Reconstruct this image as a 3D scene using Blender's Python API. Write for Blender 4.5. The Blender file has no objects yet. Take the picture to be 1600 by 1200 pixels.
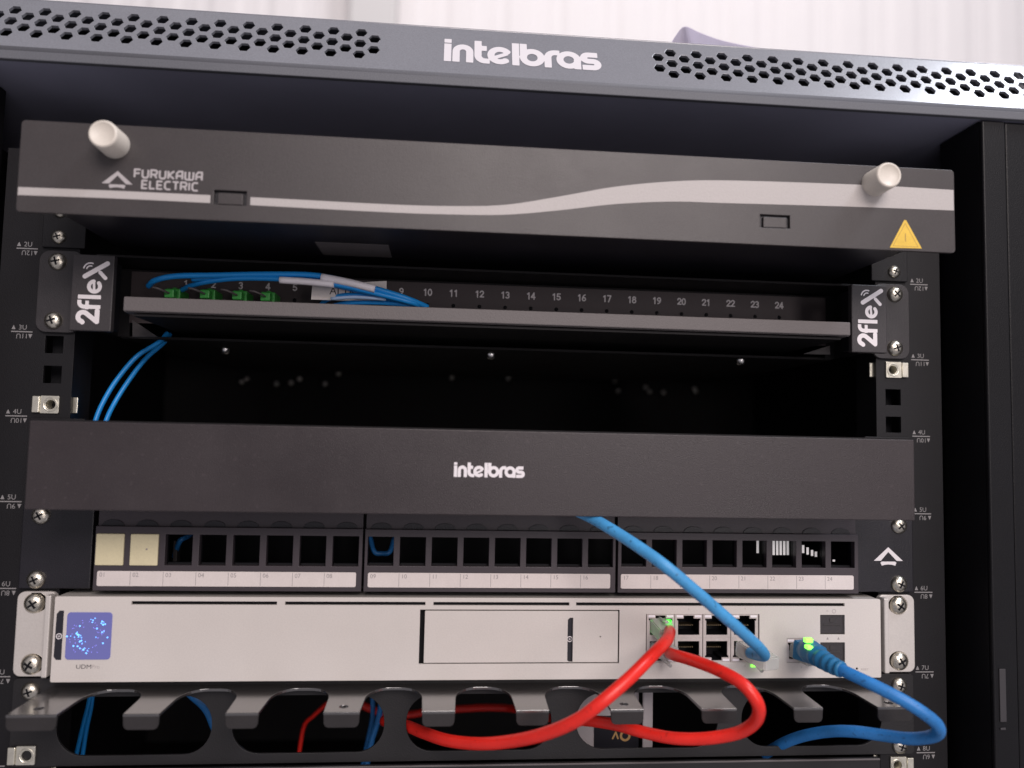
import bpy, bmesh, math, random
import numpy as np
from mathutils import Vector, Matrix

MM = 0.001
S = bpy.context.scene
COL = S.collection
random.seed(7)

# ------------------------------------------------------------------ camera
CAM = Vector((-25.75, -423.25, -94.0))
YAW, PITCH, ROLL = math.radians(4.936), math.radians(3.900), math.radians(1.232)
FOC = 1199.7
_f = Vector((math.sin(YAW)*math.cos(PITCH), math.cos(YAW)*math.cos(PITCH), math.sin(PITCH)))
_r0 = Vector((math.cos(YAW), -math.sin(YAW), 0)); _u0 = _r0.cross(_f)
_r = math.cos(ROLL)*_r0 + math.sin(ROLL)*_u0
_u = -math.sin(ROLL)*_r0 + math.cos(ROLL)*_u0
cd = bpy.data.cameras.new('camera'); cam = bpy.data.objects.new('camera', cd); COL.objects.link(cam)
m = Matrix((( _r.x, _u.x, -_f.x, CAM.x*MM), (_r.y, _u.y, -_f.y, CAM.y*MM), (_r.z, _u.z, -_f.z, CAM.z*MM), (0, 0, 0, 1)))
cam.matrix_world = m
cd.sensor_width = 36; cd.lens = FOC/1600*36; cd.clip_start = 0.01; cd.clip_end = 50
cd.dof.use_dof = True; cd.dof.focus_distance = 0.425; cd.dof.aperture_fstop = 4.4
S.camera = cam

# ------------------------------------------------------------------ world and lamps
S.world = bpy.data.worlds.new('World'); S.world.use_nodes = True
wb = S.world.node_tree.nodes['Background']
wb.inputs[0].default_value = (0.84, 0.80, 0.88, 1); wb.inputs[1].default_value = 0.42
S.view_settings.view_transform = 'Standard'; S.view_settings.look = 'None'; S.view_settings.exposure = 0.0

def area(name, loc, target, size, size_y, power, color):
    l = bpy.data.lights.new(name, 'AREA'); l.shape = 'RECTANGLE'; l.size = size; l.size_y = size_y
    l.energy = power; l.color = color
    o = bpy.data.objects.new(name, l); COL.objects.link(o); o.location = loc
    o.rotation_euler = (Vector(target)-Vector(loc)).to_track_quat('-Z', 'Y').to_euler()
    return o
area('room_lamp', (0.35, -1.75, 0.85), (0.0, 0, -0.05), 1.0, 0.7, 29, (1.0, 0.895, 0.865))
area('lid_fill_light', (0.64, -1.75, -0.08), (0.0, 0, -0.1), 0.30, 0.8, 4.5, (1.0, 0.91, 0.90))  # unseen lamp added for the soft gradient on the lid
area('wall_daylight', (0.3, 0.45, 2.0), (0.2, 1.5, 0.6), 2.6, 0.5, 17, (1.0, 0.95, 0.94))
area('header_highlight_lamp', (1.25, -0.68, 1.62), (0.25, 0.0, 0.08), 0.70, 0.25, 21, (0.86, 0.90, 1.0))  # unseen lamp added to lay a highlight on the header's right

# ------------------------------------------------------------------ helpers
def at(x, y, Y):
    """point on the depth plane Y (mm) that the photo shows at (x, y)"""
    d = _f + _r*((x-800)/FOC) + _u*((600-y)/FOC)
    t = (Y-CAM.y)/d.y
    p = CAM + d*t
    return Vector((p.x, Y, p.z))
def atz(x, y, Z):
    d = _f + _r*((x-800)/FOC) + _u*((600-y)/FOC)
    t = (Z-CAM.z)/d.z
    return CAM + d*t

def mat(name, col, rough=0.5, metal=0.0, bump=0.0, bscale=900, var=0.0, vscale=12, spec=0.5, trans=0.0,
        emit=None, estr=0.0, coat=0.0, rvar=0.0, alpha=1.0, ior=1.45, grain=0.04, speck=0.0):
    mt = bpy.data.materials.new(name); mt.use_nodes = True
    nt = mt.node_tree; b = nt.nodes['Principled BSDF']
    b.inputs['Base Color'].default_value = (*col, 1); b.inputs['Roughness'].default_value = rough
    b.inputs['Metallic'].default_value = metal; b.inputs['Specular IOR Level'].default_value = spec
    b.inputs['Transmission Weight'].default_value = trans; b.inputs['IOR'].default_value = ior
    b.inputs['Coat Weight'].default_value = coat; b.inputs['Coat Roughness'].default_value = 0.17; b.inputs['Alpha'].default_value = alpha
    if emit: b.inputs['Emission Color'].default_value = (*emit, 1); b.inputs['Emission Strength'].default_value = estr
    tc = nt.nodes.new('ShaderNodeTexCoord')
    if bump > 0:
        n = nt.nodes.new('ShaderNodeTexNoise'); n.inputs['Scale'].default_value = bscale; n.inputs['Detail'].default_value = 3
        nt.links.new(tc.outputs['Object'], n.inputs['Vector'])
        bp = nt.nodes.new('ShaderNodeBump'); bp.inputs['Strength'].default_value = bump; bp.inputs['Distance'].default_value = 0.0004
        nt.links.new(n.outputs['Fac'], bp.inputs['Height']); nt.links.new(bp.outputs['Normal'], b.inputs['Normal'])
    if var > 0:
        n = nt.nodes.new('ShaderNodeTexNoise'); n.inputs['Scale'].default_value = vscale; n.inputs['Detail'].default_value = 6
        n.inputs['Roughness'].default_value = 0.65
        nt.links.new(tc.outputs['Object'], n.inputs['Vector'])
        mr = nt.nodes.new('ShaderNodeMapRange'); mr.inputs[1].default_value = 0.3; mr.inputs[2].default_value = 0.7
        mr.inputs[3].default_value = 1-var; mr.inputs[4].default_value = 1+var
        nt.links.new(n.outputs['Fac'], mr.inputs[0])
        mx = nt.nodes.new('ShaderNodeVectorMath'); mx.operation = 'SCALE'
        mx.inputs[0].default_value = col
        n3 = nt.nodes.new('ShaderNodeTexNoise'); n3.inputs['Scale'].default_value = 1400; n3.inputs['Detail'].default_value = 2
        nt.links.new(tc.outputs['Object'], n3.inputs['Vector'])
        m3 = nt.nodes.new('ShaderNodeMapRange'); m3.inputs[1].default_value = 0.3; m3.inputs[2].default_value = 0.7
        m3.inputs[3].default_value = 1-grain; m3.inputs[4].default_value = 1+grain
        nt.links.new(n3.outputs['Fac'], m3.inputs[0])
        mm_ = nt.nodes.new('ShaderNodeMath'); mm_.operation = 'MULTIPLY'
        nt.links.new(mr.outputs[0], mm_.inputs[0]); nt.links.new(m3.outputs[0], mm_.inputs[1])
        last = mm_
        if speck > 0:      # dust specks and print marks
            n4 = nt.nodes.new('ShaderNodeTexNoise'); n4.inputs['Scale'].default_value = 420; n4.inputs['Detail'].default_value = 1
            nt.links.new(tc.outputs['Object'], n4.inputs['Vector'])
            m4 = nt.nodes.new('ShaderNodeMapRange'); m4.inputs[1].default_value = 0.66; m4.inputs[2].default_value = 0.74
            m4.inputs[3].default_value = 1; m4.inputs[4].default_value = speck
            nt.links.new(n4.outputs['Fac'], m4.inputs[0])
            m5 = nt.nodes.new('ShaderNodeMath'); m5.operation = 'MULTIPLY'
            nt.links.new(mm_.outputs[0], m5.inputs[0]); nt.links.new(m4.outputs[0], m5.inputs[1]); last = m5
        nt.links.new(last.outputs[0], mx.inputs['Scale']); nt.links.new(mx.outputs[0], b.inputs['Base Color'])
        if rvar > 0:
            m2 = nt.nodes.new('ShaderNodeMapRange'); m2.inputs[1].default_value = 0.3; m2.inputs[2].default_value = 0.7
            m2.inputs[3].default_value = max(0.05, rough-rvar); m2.inputs[4].default_value = min(1, rough+rvar)
            nt.links.new(n.outputs['Fac'], m2.inputs[0]); nt.links.new(m2.outputs[0], b.inputs['Roughness'])
    return mt

M = dict(
  header=mat('grey_powder_coat', (0.17, 0.175, 0.195), 0.34, bump=0.2, bscale=1500, var=0.05, spec=0.6, coat=0.6, grain=0.10),
  headlip=mat('grey_lip_dimmed', (0.115, 0.118, 0.132), 0.55, bump=0.2, bscale=1500, var=0.05, spec=0.35, grain=0.10),  # header grey darkened in colour to hold down the lip's highlight
  headlogo=mat('header_lettering', (0.60, 0.58, 0.60), 0.5),
  soffit=mat('roof_underside_haze_tint', (0.31, 0.31, 0.40), 0.38, bump=0.2, bscale=1500, var=0.08, spec=0.8),  # lens haze put into the colour: lighter and bluer than the cabinet grey
  glow=mat('slot_daylight_glow', (0.6, 0.58, 0.58), 0.6, emit=(0.85, 0.80, 0.80), estr=0.38),  # emission stands in for daylight seen through the rear vents
  frame=mat('black_frame_coat', (0.006, 0.0058, 0.007), 0.42, bump=0.3, bscale=1600, var=0.15, spec=0.25),
  rack=mat('black_powder_coat', (0.0095, 0.009, 0.0105), 0.5, bump=0.3, bscale=1600, var=0.15, spec=0.3, grain=0.10),
  inner=mat('dark_rack_inside', (0.010, 0.009, 0.010), 0.65, var=0.2, spec=0.25),
  lid=mat('satin_black_lid', (0.030, 0.0235, 0.025), 0.36, bump=0.35, bscale=1800, var=0.13, vscale=14, spec=0.5, rvar=0.08, speck=1.35, grain=0.10),
  dio=mat('textured_grey_black_steel', (0.043, 0.037, 0.037), 0.40, bump=0.22, bscale=1900, var=0.08, vscale=18, spec=0.5, rvar=0.05, grain=0.10),
  stripe=mat('light_grey_print', (0.42, 0.39, 0.375), 0.55, bump=0.3, bscale=1300, var=0.03),
  logo=mat('pale_lettering', (0.72, 0.68, 0.69), 0.5),
  logo_dim=mat('grey_lettering', (0.40, 0.37, 0.37), 0.55),
  knob=mat('ivory_plastic', (0.62, 0.57, 0.50), 0.42, var=0.03),
  flex=mat('two_flex_black_plastic', (0.035, 0.031, 0.033), 0.5, bump=0.3, bscale=1300, var=0.08, grain=0.10),
  ear=mat('worn_dark_ear', (0.030, 0.027, 0.029), 0.42, bump=0.3, bscale=1400, var=0.25, vscale=40, grain=0.10),
  lip=mat('grey_shelf_lip', (0.115, 0.102, 0.102), 0.5, bump=0.3, bscale=1300, var=0.05),
  numpanel=mat('number_panel_black', (0.062, 0.048, 0.050), 0.55, bump=0.3, var=0.08),
  patch=mat('patch_panel_plastic', (0.046, 0.037, 0.043), 0.45, bump=0.2, bscale=1500, var=0.08, vscale=30),
  patch_ear=mat('patch_panel_flange', (0.011, 0.010, 0.014), 0.4, bump=0.3, bscale=1500, var=0.25, vscale=20),
  hole=mat('socket_inside_black', (0.004, 0.004, 0.006), 0.6, spec=0.3),
  cream=mat('cream_plastic', (0.64, 0.575, 0.375), 0.45, var=0.05, vscale=60),
  paper=mat('paper_label', (0.66, 0.60, 0.575), 0.8, var=0.04, vscale=80),
  sticker=mat('cream_sticker_paper', (0.80, 0.74, 0.70), 0.7, var=0.04, vscale=80),
  ink=mat('grey_print', (0.30, 0.27, 0.27), 0.8),
  ink2=mat('black_print', (0.06, 0.055, 0.06), 0.8),
  udm=mat('silver_white_paint', (0.60, 0.56, 0.525), 0.38, bump=0.12, bscale=1800, var=0.035, vscale=14, spec=0.45, rvar=0.08, grain=0.04),
  udm_ear=mat('satin_aluminium', (0.60, 0.565, 0.53), 0.38, metal=0.25, bump=0.15, bscale=1600, var=0.03),
  tab=mat('glossy_black_tab', (0.018, 0.018, 0.024), 0.35),
  gapm=mat('dark_gap', (0.04, 0.036, 0.036), 0.7),
  steel=mat('zinc_screw', (0.66, 0.62, 0.53), 0.30, metal=1.0, bump=0.25, bscale=2500, var=0.35, vscale=350),
  glint=mat('bright_zinc', (0.95, 0.93, 0.90), 0.30, metal=1.0),
  nut=mat('zinc_cage_nut', (0.76, 0.73, 0.62), 0.32, metal=0.85, bump=0.15, bscale=1500, var=0.15, vscale=200),
  brass=mat('contact_gold', (0.30, 0.23, 0.14), 0.5, metal=1.0),
  jack=mat('jack_light_plastic', (0.52, 0.47, 0.45), 0.4, var=0.08, vscale=150),
  org=mat('grey_organizer_top', (0.031, 0.028, 0.027), 0.25, bump=0.12, bscale=1400, var=0.15, vscale=25, spec=0.9, coat=1.0, ior=1.7),
  orgtab=mat('organizer_finger_coat', (0.028, 0.0255, 0.026), 0.55, bump=0.3, bscale=1400, var=0.15, vscale=40, spec=0.25),
  orgback=mat('organizer_back_plate', (0.012, 0.011, 0.012), 0.5, bump=0.3, bscale=1400, var=0.12),
  red=mat('red_cable_jacket', (0.74, 0.022, 0.014), 0.34, bump=0.1, bscale=500, var=0.08, vscale=60, spec=0.5, speck=0.75, grain=0.05),
  blue=mat('blue_cable_jacket', (0.055, 0.28, 0.56), 0.45, bump=0.15, bscale=500, var=0.12, vscale=90, speck=0.55, grain=0.06),
  blue2=mat('royal_blue_cable_jacket', (0.022, 0.17, 0.46), 0.45, bump=0.15, bscale=500, var=0.2, vscale=60, speck=0.6, grain=0.06),
  boot=mat('blue_boot_rubber', (0.015, 0.14, 0.30), 0.45, var=0.06),
  fibre=mat('blue_fibre_jacket', (0.012, 0.27, 0.72), 0.38, var=0.04),
  sleeve=mat('white_sleeve', (0.86, 0.82, 0.86), 0.45),
  palesleeve=mat('pale_blue_sleeve', (0.38, 0.52, 0.74), 0.45),
  green=mat('green_connector', (0.05, 0.36, 0.06), 0.4, var=0.1, vscale=200),
  clear=mat('clear_plug_plastic', (0.86, 0.85, 0.82), 0.20, trans=0.62, ior=1.35, spec=0.7),
  led=mat('green_led', (0.03, 0.6, 0.02), 0.4, emit=(0.02, 0.85, 0.02), estr=1.3),
  ledhot=mat('green_led_core', (0.3, 0.9, 0.1), 0.4, emit=(0.22, 1.0, 0.08), estr=2.0),
  screen=mat('lit_screen', (0.05, 0.05, 0.12), 0.2, emit=(0.15, 0.15, 0.42), estr=0.7),
  screenglow=mat('screen_glow', (0.05, 0.05, 0.2), 0.3, emit=(0.10, 0.14, 0.85), estr=0.95),
  dot=mat('screen_dot', (0.1, 0.2, 0.5), 0.3, emit=(0.12, 0.38, 1.0), estr=2.6),
  dotp=mat('screen_dot_violet', (0.1, 0.2, 0.5), 0.3, emit=(0.30, 0.22, 1.0), estr=1.2),
  yellow=mat('yellow_sticker', (0.72, 0.47, 0.06), 0.45, var=0.12, vscale=120),
  wall=mat('white_painted_sheet', (0.80, 0.765, 0.755), 0.6, var=0.02, vscale=3),
  wallg=mat('grey_wall_post', (0.62, 0.60, 0.585), 0.6),
  sheet=mat('lilac_plastic_sheet', (0.66, 0.62, 0.70), 0.5),
  white=mat('white_plastic', (0.50, 0.46, 0.47), 0.5),
  slot=mat('hinge_slot_grey', (0.038, 0.035, 0.038), 0.5),
  mark=mat('rail_mark_print', (0.25, 0.24, 0.24), 0.7),
)

def link(o, parent=None):
    COL.objects.link(o)
    if parent is not None: o.parent = parent
    return o
def wloc(p):
    v = Vector((0, 0, 0))
    while p is not None: v += p.location; p = p.parent
    return v
def thing(name, label, cat, loc=(0, 0, 0), group=None):
    o = bpy.data.objects.new(name, None); o.empty_display_size = 0.01
    o.location = Vector(loc)*MM; COL.objects.link(o)
    o['label'] = label; o['category'] = cat
    if group: o['group'] = group
    return o
def tag(o, label, cat, group=None):
    o['label'] = label; o['category'] = cat
    if group: o['group'] = group
    return o

class G:
    """geometry collector in mm"""
    def __init__(s): s.b = bmesh.new()
    def box(s, x0, x1, y0, y1, z0, z1, bev=0.0, seg=2):
        t = bmesh.new()
        bmesh.ops.create_cube(t, size=1)
        for v in t.verts:
            v.co = Vector(((x0+x1)/2+v.co.x*(x1-x0), (y0+y1)/2+v.co.y*(y1-y0), (z0+z1)/2+v.co.z*(z1-z0)))
        if bev > 0: bmesh.ops.bevel(t, geom=t.edges[:], offset=bev, segments=seg, affect='EDGES', profile=0.5)
        return s.add(t)
    def add(s, t, mtx=None):
        if mtx is not None: t.transform(mtx)
        me = bpy.data.meshes.new('tmp'); t.to_mesh(me); t.free(); s.b.from_mesh(me); bpy.data.meshes.remove(me); return s
    def mesh(s, me, mtx=None):
        t = bmesh.new(); t.from_mesh(me); return s.add(t, mtx)
    def lathe(s, c, axis, prof, n=32):
        """prof: list of (distance along axis, radius)"""
        c = Vector(c); a = Vector(axis).normalized(); q = a.to_track_quat('Z', 'Y').to_matrix()
        t = bmesh.new(); rings = []
        for d, r in prof:
            if r < 1e-6: rings.append([t.verts.new(c+a*d)])
            else: rings.append([t.verts.new(c+a*d+q @ Vector((r*math.cos(2*math.pi*i/n), r*math.sin(2*math.pi*i/n), 0))) for i in range(n)])
        for k in range(len(rings)-1):
            A, B = rings[k], rings[k+1]
            for i in range(n):
                j = (i+1) % n
                if len(A) == 1 and len(B) == 1: break
                if len(A) == 1: f = t.faces.new((A[0], B[j], B[i]))
                elif len(B) == 1: f = t.faces.new((A[i], A[j], B[0]))
                else: f = t.faces.new((A[i], A[j], B[j], B[i]))
                f.smooth = True
        bmesh.ops.recalc_face_normals(t, faces=t.faces)
        return s.add(t)
    def tube(s, pts, r, n=12, sub=8, cap=True):
        P = smooth(pts, sub); R = r if callable(r) else (lambda u: r)
        t = bmesh.new(); rings = []; nrm = None
        for i, p in enumerate(P):
            d = (P[min(i+1, len(P)-1)]-P[max(i-1, 0)]).normalized()
            if nrm is None:
                nrm = d.orthogonal().normalized()
            nrm = (nrm-d*nrm.dot(d)).normalized(); bn = d.cross(nrm); rr = R(i/(len(P)-1))
            rings.append([t.verts.new(p+(nrm*math.cos(2*math.pi*k/n)+bn*math.sin(2*math.pi*k/n))*rr) for k in range(n)])
        for a, b in zip(rings, rings[1:]):
            for i in range(n):
                f = t.faces.new((a[i], a[(i+1) % n], b[(i+1) % n], b[i])); f.smooth = True
        if cap:
            t.faces.new(rings[0][::-1]); t.faces.new(rings[-1])
        bmesh.ops.recalc_face_normals(t, faces=t.faces)
        return s.add(t)
    def quad(s, *p):
        vs = [s.b.verts.new(Vector(q)) for q in p]; s.b.faces.new(vs); return s
    def build(s, name, mt, parent=None, kind=None, loc=None):
        o0 = wloc(parent)/MM
        if loc is not None: o0 = o0+Vector(loc)
        for v in s.b.verts: v.co = (v.co-o0)*MM
        me = bpy.data.meshes.new(name); s.b.to_mesh(me); s.b.free()
        me.materials.append(M[mt])
        o = bpy.data.objects.new(name, me); link(o, parent)
        if loc is not None: o.location = Vector(loc)*MM
        if kind: o['kind'] = kind
        return o

def smooth(pts, sub=8):
    P = [Vector(p) for p in pts]
    if len(P) < 3 or sub <= 1: return P
    out = []
    for i in range(len(P)-1):
        p0 = P[i-1] if i > 0 else P[i]*2-P[i+1]; p1 = P[i]; p2 = P[i+1]
        p3 = P[i+2] if i+2 < len(P) else P[i+1]*2-P[i]
        for k in range(sub):
            t = k/sub
            out.append(0.5*((2*p1)+(p2-p0)*t+(2*p0-5*p1+4*p2-p3)*t*t+(3*p1-p0-3*p2+p3)*t**3))
    out.append(P[-1]); return out

XZ = Matrix(((1, 0, 0, 0), (0, 0, -1, 0), (0, 1, 0, 0), (0, 0, 0, 1)))     # sheet drawn in (x, z), seen from -y
def flat_mesh(outlines, thick=0.0, bev=0.0):
    """2-D outlines (outer ones and holes) filled into a sheet of the given thickness; drawn in x,y"""
    cu = bpy.data.curves.new('c', 'CURVE'); cu.dimensions = '2D'; cu.fill_mode = 'BOTH'
    cu.extrude = max(0.0, thick/2-bev); cu.bevel_depth = bev; cu.bevel_resolution = 1
    for pts in outlines:
        sp = cu.splines.new('POLY'); sp.points.add(len(pts)-1)
        for q, p in zip(sp.points, pts): q.co = (p[0], p[1], 0, 1)
        sp.use_cyclic_u = True
    o = bpy.data.objects.new('c', cu); COL.objects.link(o)
    dg = bpy.context.evaluated_depsgraph_get(); dg.update()
    me = bpy.data.meshes.new_from_object(o.evaluated_get(dg))
    bpy.data.objects.remove(o); bpy.data.curves.remove(cu)
    for p in me.polygons: p.use_smooth = False
    me.materials.clear()
    return me
def plate(outlines, y_front, thick, bev=0.0):
    me = flat_mesh(outlines, thick, bev)
    g = G(); g.mesh(me, Matrix.Translation((0, y_front+thick/2, 0)) @ XZ); bpy.data.meshes.remove(me)
    return g
def rect(x0, x1, z0, z1, r=0.0, n=5):
    if r <= 0: return [(x0, z0), (x1, z0), (x1, z1), (x0, z1)]
    out = []
    for cx, cz, a in ((x1-r, z0+r, -90), (x1-r, z1-r, 0), (x0+r, z1-r, 90), (x0+r, z0+r, 180)):
        for k in range(n+1):
            t = math.radians(a+90*k/n); out.append((cx+r*math.cos(t), cz+r*math.sin(t)))
    return out
def circ(cx, cz, r, n=20, sx=1.0):
    return [(cx+sx*r*math.cos(2*math.pi*k/n), cz+r*math.sin(2*math.pi*k/n)) for k in range(n)]

# ------------------------------------------------------------------ lettering
def text_mesh(body, size, align='CENTER', sx=1.0):
    c = bpy.data.curves.new('t', 'FONT'); c.body = body; c.size = size; c.align_x = align; c.align_y = 'CENTER'
    c.resolution_u = 3
    o = bpy.data.objects.new('t', c); o.scale = (sx, 1, 1); COL.objects.link(o)
    dg = bpy.context.evaluated_depsgraph_get(); dg.update()
    me = bpy.data.meshes.new_from_object(o.evaluated_get(dg)); me.transform(Matrix.Diagonal((sx, 1, 1, 1)))
    bpy.data.objects.remove(o); bpy.data.curves.remove(c); me.materials.clear()
    return me
def put_text(g, body, x, y, z, size, rot=0.0, sx=1.0, align='CENTER'):
    me = text_mesh(body, size, align, sx)
    g.mesh(me, Matrix.Translation((x, y, z)) @ XZ @ Matrix.Rotation(rot, 4, 'Z')); bpy.data.meshes.remove(me)

def arc(cx, cy, r, a0, a1, n=14, ry=None):
    ry = ry or r
    return [(cx+r*math.cos(math.radians(a0+(a1-a0)*k/n)), cy+ry*math.sin(math.radians(a0+(a1-a0)*k/n))) for k in range(n+1)]
def strokes_mesh(strokes, res, shear=0.0):
    """union of thick pen strokes turned into one clean flat mesh. strokes: (points, half width, butt ends)"""
    xs = [p[0] for s in strokes for p in s[0]]; ys = [p[1] for s in strokes for p in s[0]]
    w = max(s[1] for s in strokes)
    x0, x1, y0, y1 = min(xs)-w-res, max(xs)+w+res, min(ys)-w-res, max(ys)+w+res
    nx, ny = int((x1-x0)/res)+2, int((y1-y0)/res)+2
    X, Y = np.meshgrid(x0+res*np.arange(nx), y0+res*np.arange(ny))
    D = np.full(X.shape, 1e9)
    for pts, hw, butt in strokes:
        n = len(pts)-1
        for i in range(n):
            ax, ay = pts[i]; bx, by = pts[i+1]; dx, dy = bx-ax, by-ay; L2 = dx*dx+dy*dy
            if L2 < 1e-12: continue
            L = math.sqrt(L2); t = ((X-ax)*dx+(Y-ay)*dy)/L2
            tc = np.clip(t, 0, 1); d = np.hypot(X-ax-tc*dx, Y-ay-tc*dy)-hw
            if butt and i == 0: d = np.maximum(d, -t*L)
            if butt and i == n-1: d = np.maximum(d, (t-1)*L)
            D = np.minimum(D, d)
    bm = bmesh.new(); vc = {}
    def V(x, y):
        k = (round(x/res*200), round(y/res*200))
        if k not in vc: vc[k] = bm.verts.new((x, y, 0))
        return vc[k]
    for j in range(ny-1):
        i = 0
        while i < nx-1:
            q = (D[j, i], D[j, i+1], D[j+1, i+1], D[j+1, i])
            if all(v <= 0 for v in q):
                k = i
                while k+1 < nx-1 and D[j, k+2] <= 0 and D[j+1, k+2] <= 0: k += 1
                bm.faces.new((V(X[j, i], Y[j, i]), V(X[j, k+1], Y[j, k+1]), V(X[j+1, k+1], Y[j+1, k+1]), V(X[j+1, i], Y[j+1, i])))
                i = k+1; continue
            if any(v <= 0 for v in q):
                c = ((X[j, i], Y[j, i]), (X[j, i+1], Y[j, i+1]), (X[j+1, i+1], Y[j+1, i+1]), (X[j+1, i], Y[j+1, i]))
                poly = []
                for a in range(4):
                    b = (a+1) % 4
                    if q[a] <= 0: poly.append(c[a])
                    if (q[a] <= 0) != (q[b] <= 0):
                        t = q[a]/(q[a]-q[b]); poly.append((c[a][0]+(c[b][0]-c[a][0])*t, c[a][1]+(c[b][1]-c[a][1])*t))
                vs = []
                for p in poly:
                    v = V(*p)
                    if v not in vs: vs.append(v)
                if len(vs) >= 3:
                    try: bm.faces.new(vs)
                    except ValueError: pass
            i += 1
    me = bpy.data.meshes.new('s'); bm.to_mesh(me); bm.free(); return me

def word_logo():
    w = 0.27; s = []
    A = lambda p, b=True, ww=w: s.append((p, ww, b))
    A([(0.27, 0), (0.27, 1.92)]); A([(0.27, 2.01), (0.27, 2.43)])
    A([(0.9, 0), (0.9, 1.14)]+arc(1.41, 1.14, 0.51, 180, 0)+[(1.92, 0)])
    A([(2.54, 2.43), (2.54, 0.82)]+arc(3.09, 0.82, 0.55, 180, 270)+[(3.42, 0.27)]); A([(2.54, 1.64), (3.2, 1.64)])
    A(arc(4.19, 0.965, 0.68, 28, 318, 26)); A([(3.70, 0.66), (4.74, 1.20)], True, 0.17)
    A([(5.38, 0), (5.38, 2.43)])
    A([(5.98, 2.43), (5.98, 0.965)]); A(arc(6.64, 0.965, 0.68, 0, 360, 30), False)
    A([(7.83, 0), (7.83, 1.1)]+arc(8.39, 1.1, 0.56, 180, 90)+[(8.74, 1.66)])
    A(arc(9.43, 0.965, 0.68, 0, 360, 30), False); A([(10.08, 1.0), (10.08, 0)])
    A([(11.66, 1.66), (10.95, 1.66)]+arc(10.93, 1.31, 0.345, 90, 270)+[(11.3, 0.965)]+arc(11.3, 0.617, 0.345, 90, -90)+[(10.45, 0.27)])
    return s
def scale_strokes(s, k): return [([(x*k, y*k) for x, y in p], w*k, b) for p, w, b in s]
def flex_strokes():
    s = []
    s.append(([(0.12, 1.02)]+arc(0.45, 1.0, 0.29, 165, -35, 12)+[(0.17, 0.17), (0.84, 0.17)], 0.165, False))
    s.append(([(1.08, 0), (1.08, 0.98)]+arc(1.36, 0.98, 0.28, 180, 90, 6)+[(1.50, 1.26)], 0.14, True)); s.append(([(0.92, 0.80), (1.46, 0.80)], 0.12, True))
    s.append(([(1.70, 0), (1.70, 1.36)], 0.14, True))
    s.append((arc(2.36, 0.42, 0.33, 10, 312, 18), 0.13, False)); s.append(([(2.06, 0.42), (2.70, 0.47)], 0.085, False))
    s.append(([(2.98, 1.02), (3.82, -0.28)], 0.165, False)); s.append(([(2.90, -0.20), (3.24, 0.12)], 0.13, False))
    s.append((arc(3.42, 0.72, 0.22, -20, 78, 8), 0.045, False)); s.append((arc(3.42, 0.72, 0.40, -20, 78, 8), 0.05, False))
    return s
def tri_logo(w):
    k = w/335
    P = lambda L: [((x-388)*k, (632-y)*k) for x, y in L]
    return [P([(388, 485), (556, 634), (484, 634), (388, 537), (300, 634), (220, 634)]),
            P([(312, 642), (466, 642), (480, 655), (466, 687), (430, 676), (390, 673), (350, 676), (312, 687), (296, 655)])]
DG = {'0': [[(.15, .1), (.15, .9), (.5, .9), (.5, .1), (.15, .1)]], '1': [[(.16, .74), (.38, .93), (.38, 0)]],
 '2': [[(.08, .72)]+arc(.33, .70, .24, 170, -35, 7)+[(.08, .07), (.6, .07)]], '3': [arc(.3, .70, .22, 150, -90, 8), arc(.3, .27, .24, 90, -150, 8)],
 '4': [[(.45, 0), (.45, .95), (.05, .28), (.62, .28)]], '5': [[(.56, .93), (.16, .93), (.12, .5)]+arc(.31, .32, .26, 100, -150, 9)],
 '6': [[(.5, .93), (.28, .80), (.12, .45), (.09, .3)], arc(.33, .28, .24, 0, 360, 14)], '7': [[(.08, .93), (.58, .93), (.25, 0)]],
 '8': [arc(.33, .71, .20, 0, 360, 12), arc(.33, .26, .25, 0, 360, 14)], '9': [arc(.33, .66, .24, 0, 360, 14), [(.57, .62), (.53, .35), (.38, .13), (.16, .03)]]}
DG['0'] = [arc(.33, .48, .24, 0, 360, 16, .45)]
def digits(g, txt, x, y, z, h, w=0.092):
    n = len(txt); s = []
    for i, ch in enumerate(txt):
        for p in DG[ch]: s.append(([((a+0.68*i-0.34*n)*h, (b-0.5)*h) for a, b in p], w*h, False))
    me = strokes_mesh(s, 0.07*h); g.mesh(me, Matrix.Translation((x, y, z)) @ XZ); bpy.data.meshes.remove(me)
GL = {
 'F': ([[(0, 0), (0, 1), (.7, 1)], [(0, .52), (.6, .52)]], .75), 'U': ([[(0, 1), (0, .2), (.15, 0), (.55, 0), (.7, .2), (.7, 1)]], .85),
 'R': ([[(0, 0), (0, 1), (.55, 1), (.7, .85), (.7, .6), (.55, .45), (0, .45)], [(.4, .45), (.7, 0)]], .85),
 'K': ([[(0, 0), (0, 1)], [(.7, 1), (.1, .5), (.7, 0)]], .82), 'A': ([[(0, 0), (0, .7), (.25, 1), (.7, 1), (.7, 0)], [(0, .42), (.7, .42)]], .85),
 'W': ([[(0, 1), (0, .15), (.15, 0), (.85, 0), (1, .15), (1, 1)], [(.5, 0), (.5, 1)]], 1.15),
 'E': ([[(.65, 1), (0, 1), (0, 0), (.65, 0)], [(0, .5), (.6, .5)]], .78), 'L': ([[(0, 1), (0, 0), (.6, 0)]], .7),
 'C': ([[(.7, 1), (.2, 1), (0, .8), (0, .2), (.2, 0), (.7, 0)]], .82), 'T': ([[(-.05, 1), (.7, 1)], [(.33, 1), (.33, 0)]], .78),
 'I': ([[(0, 0), (0, 1)]], .2)}
def caps(word, x, y, h, track=0.22):
    s = []; cx = x
    for ch in word:
        L, wd = GL[ch]
        for p in L: s.append(([(cx+a*h*0.95, y+b*h) for a, b in p], h*0.115, True))
        cx += (wd+track)*h*0.95
    return s, cx

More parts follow.
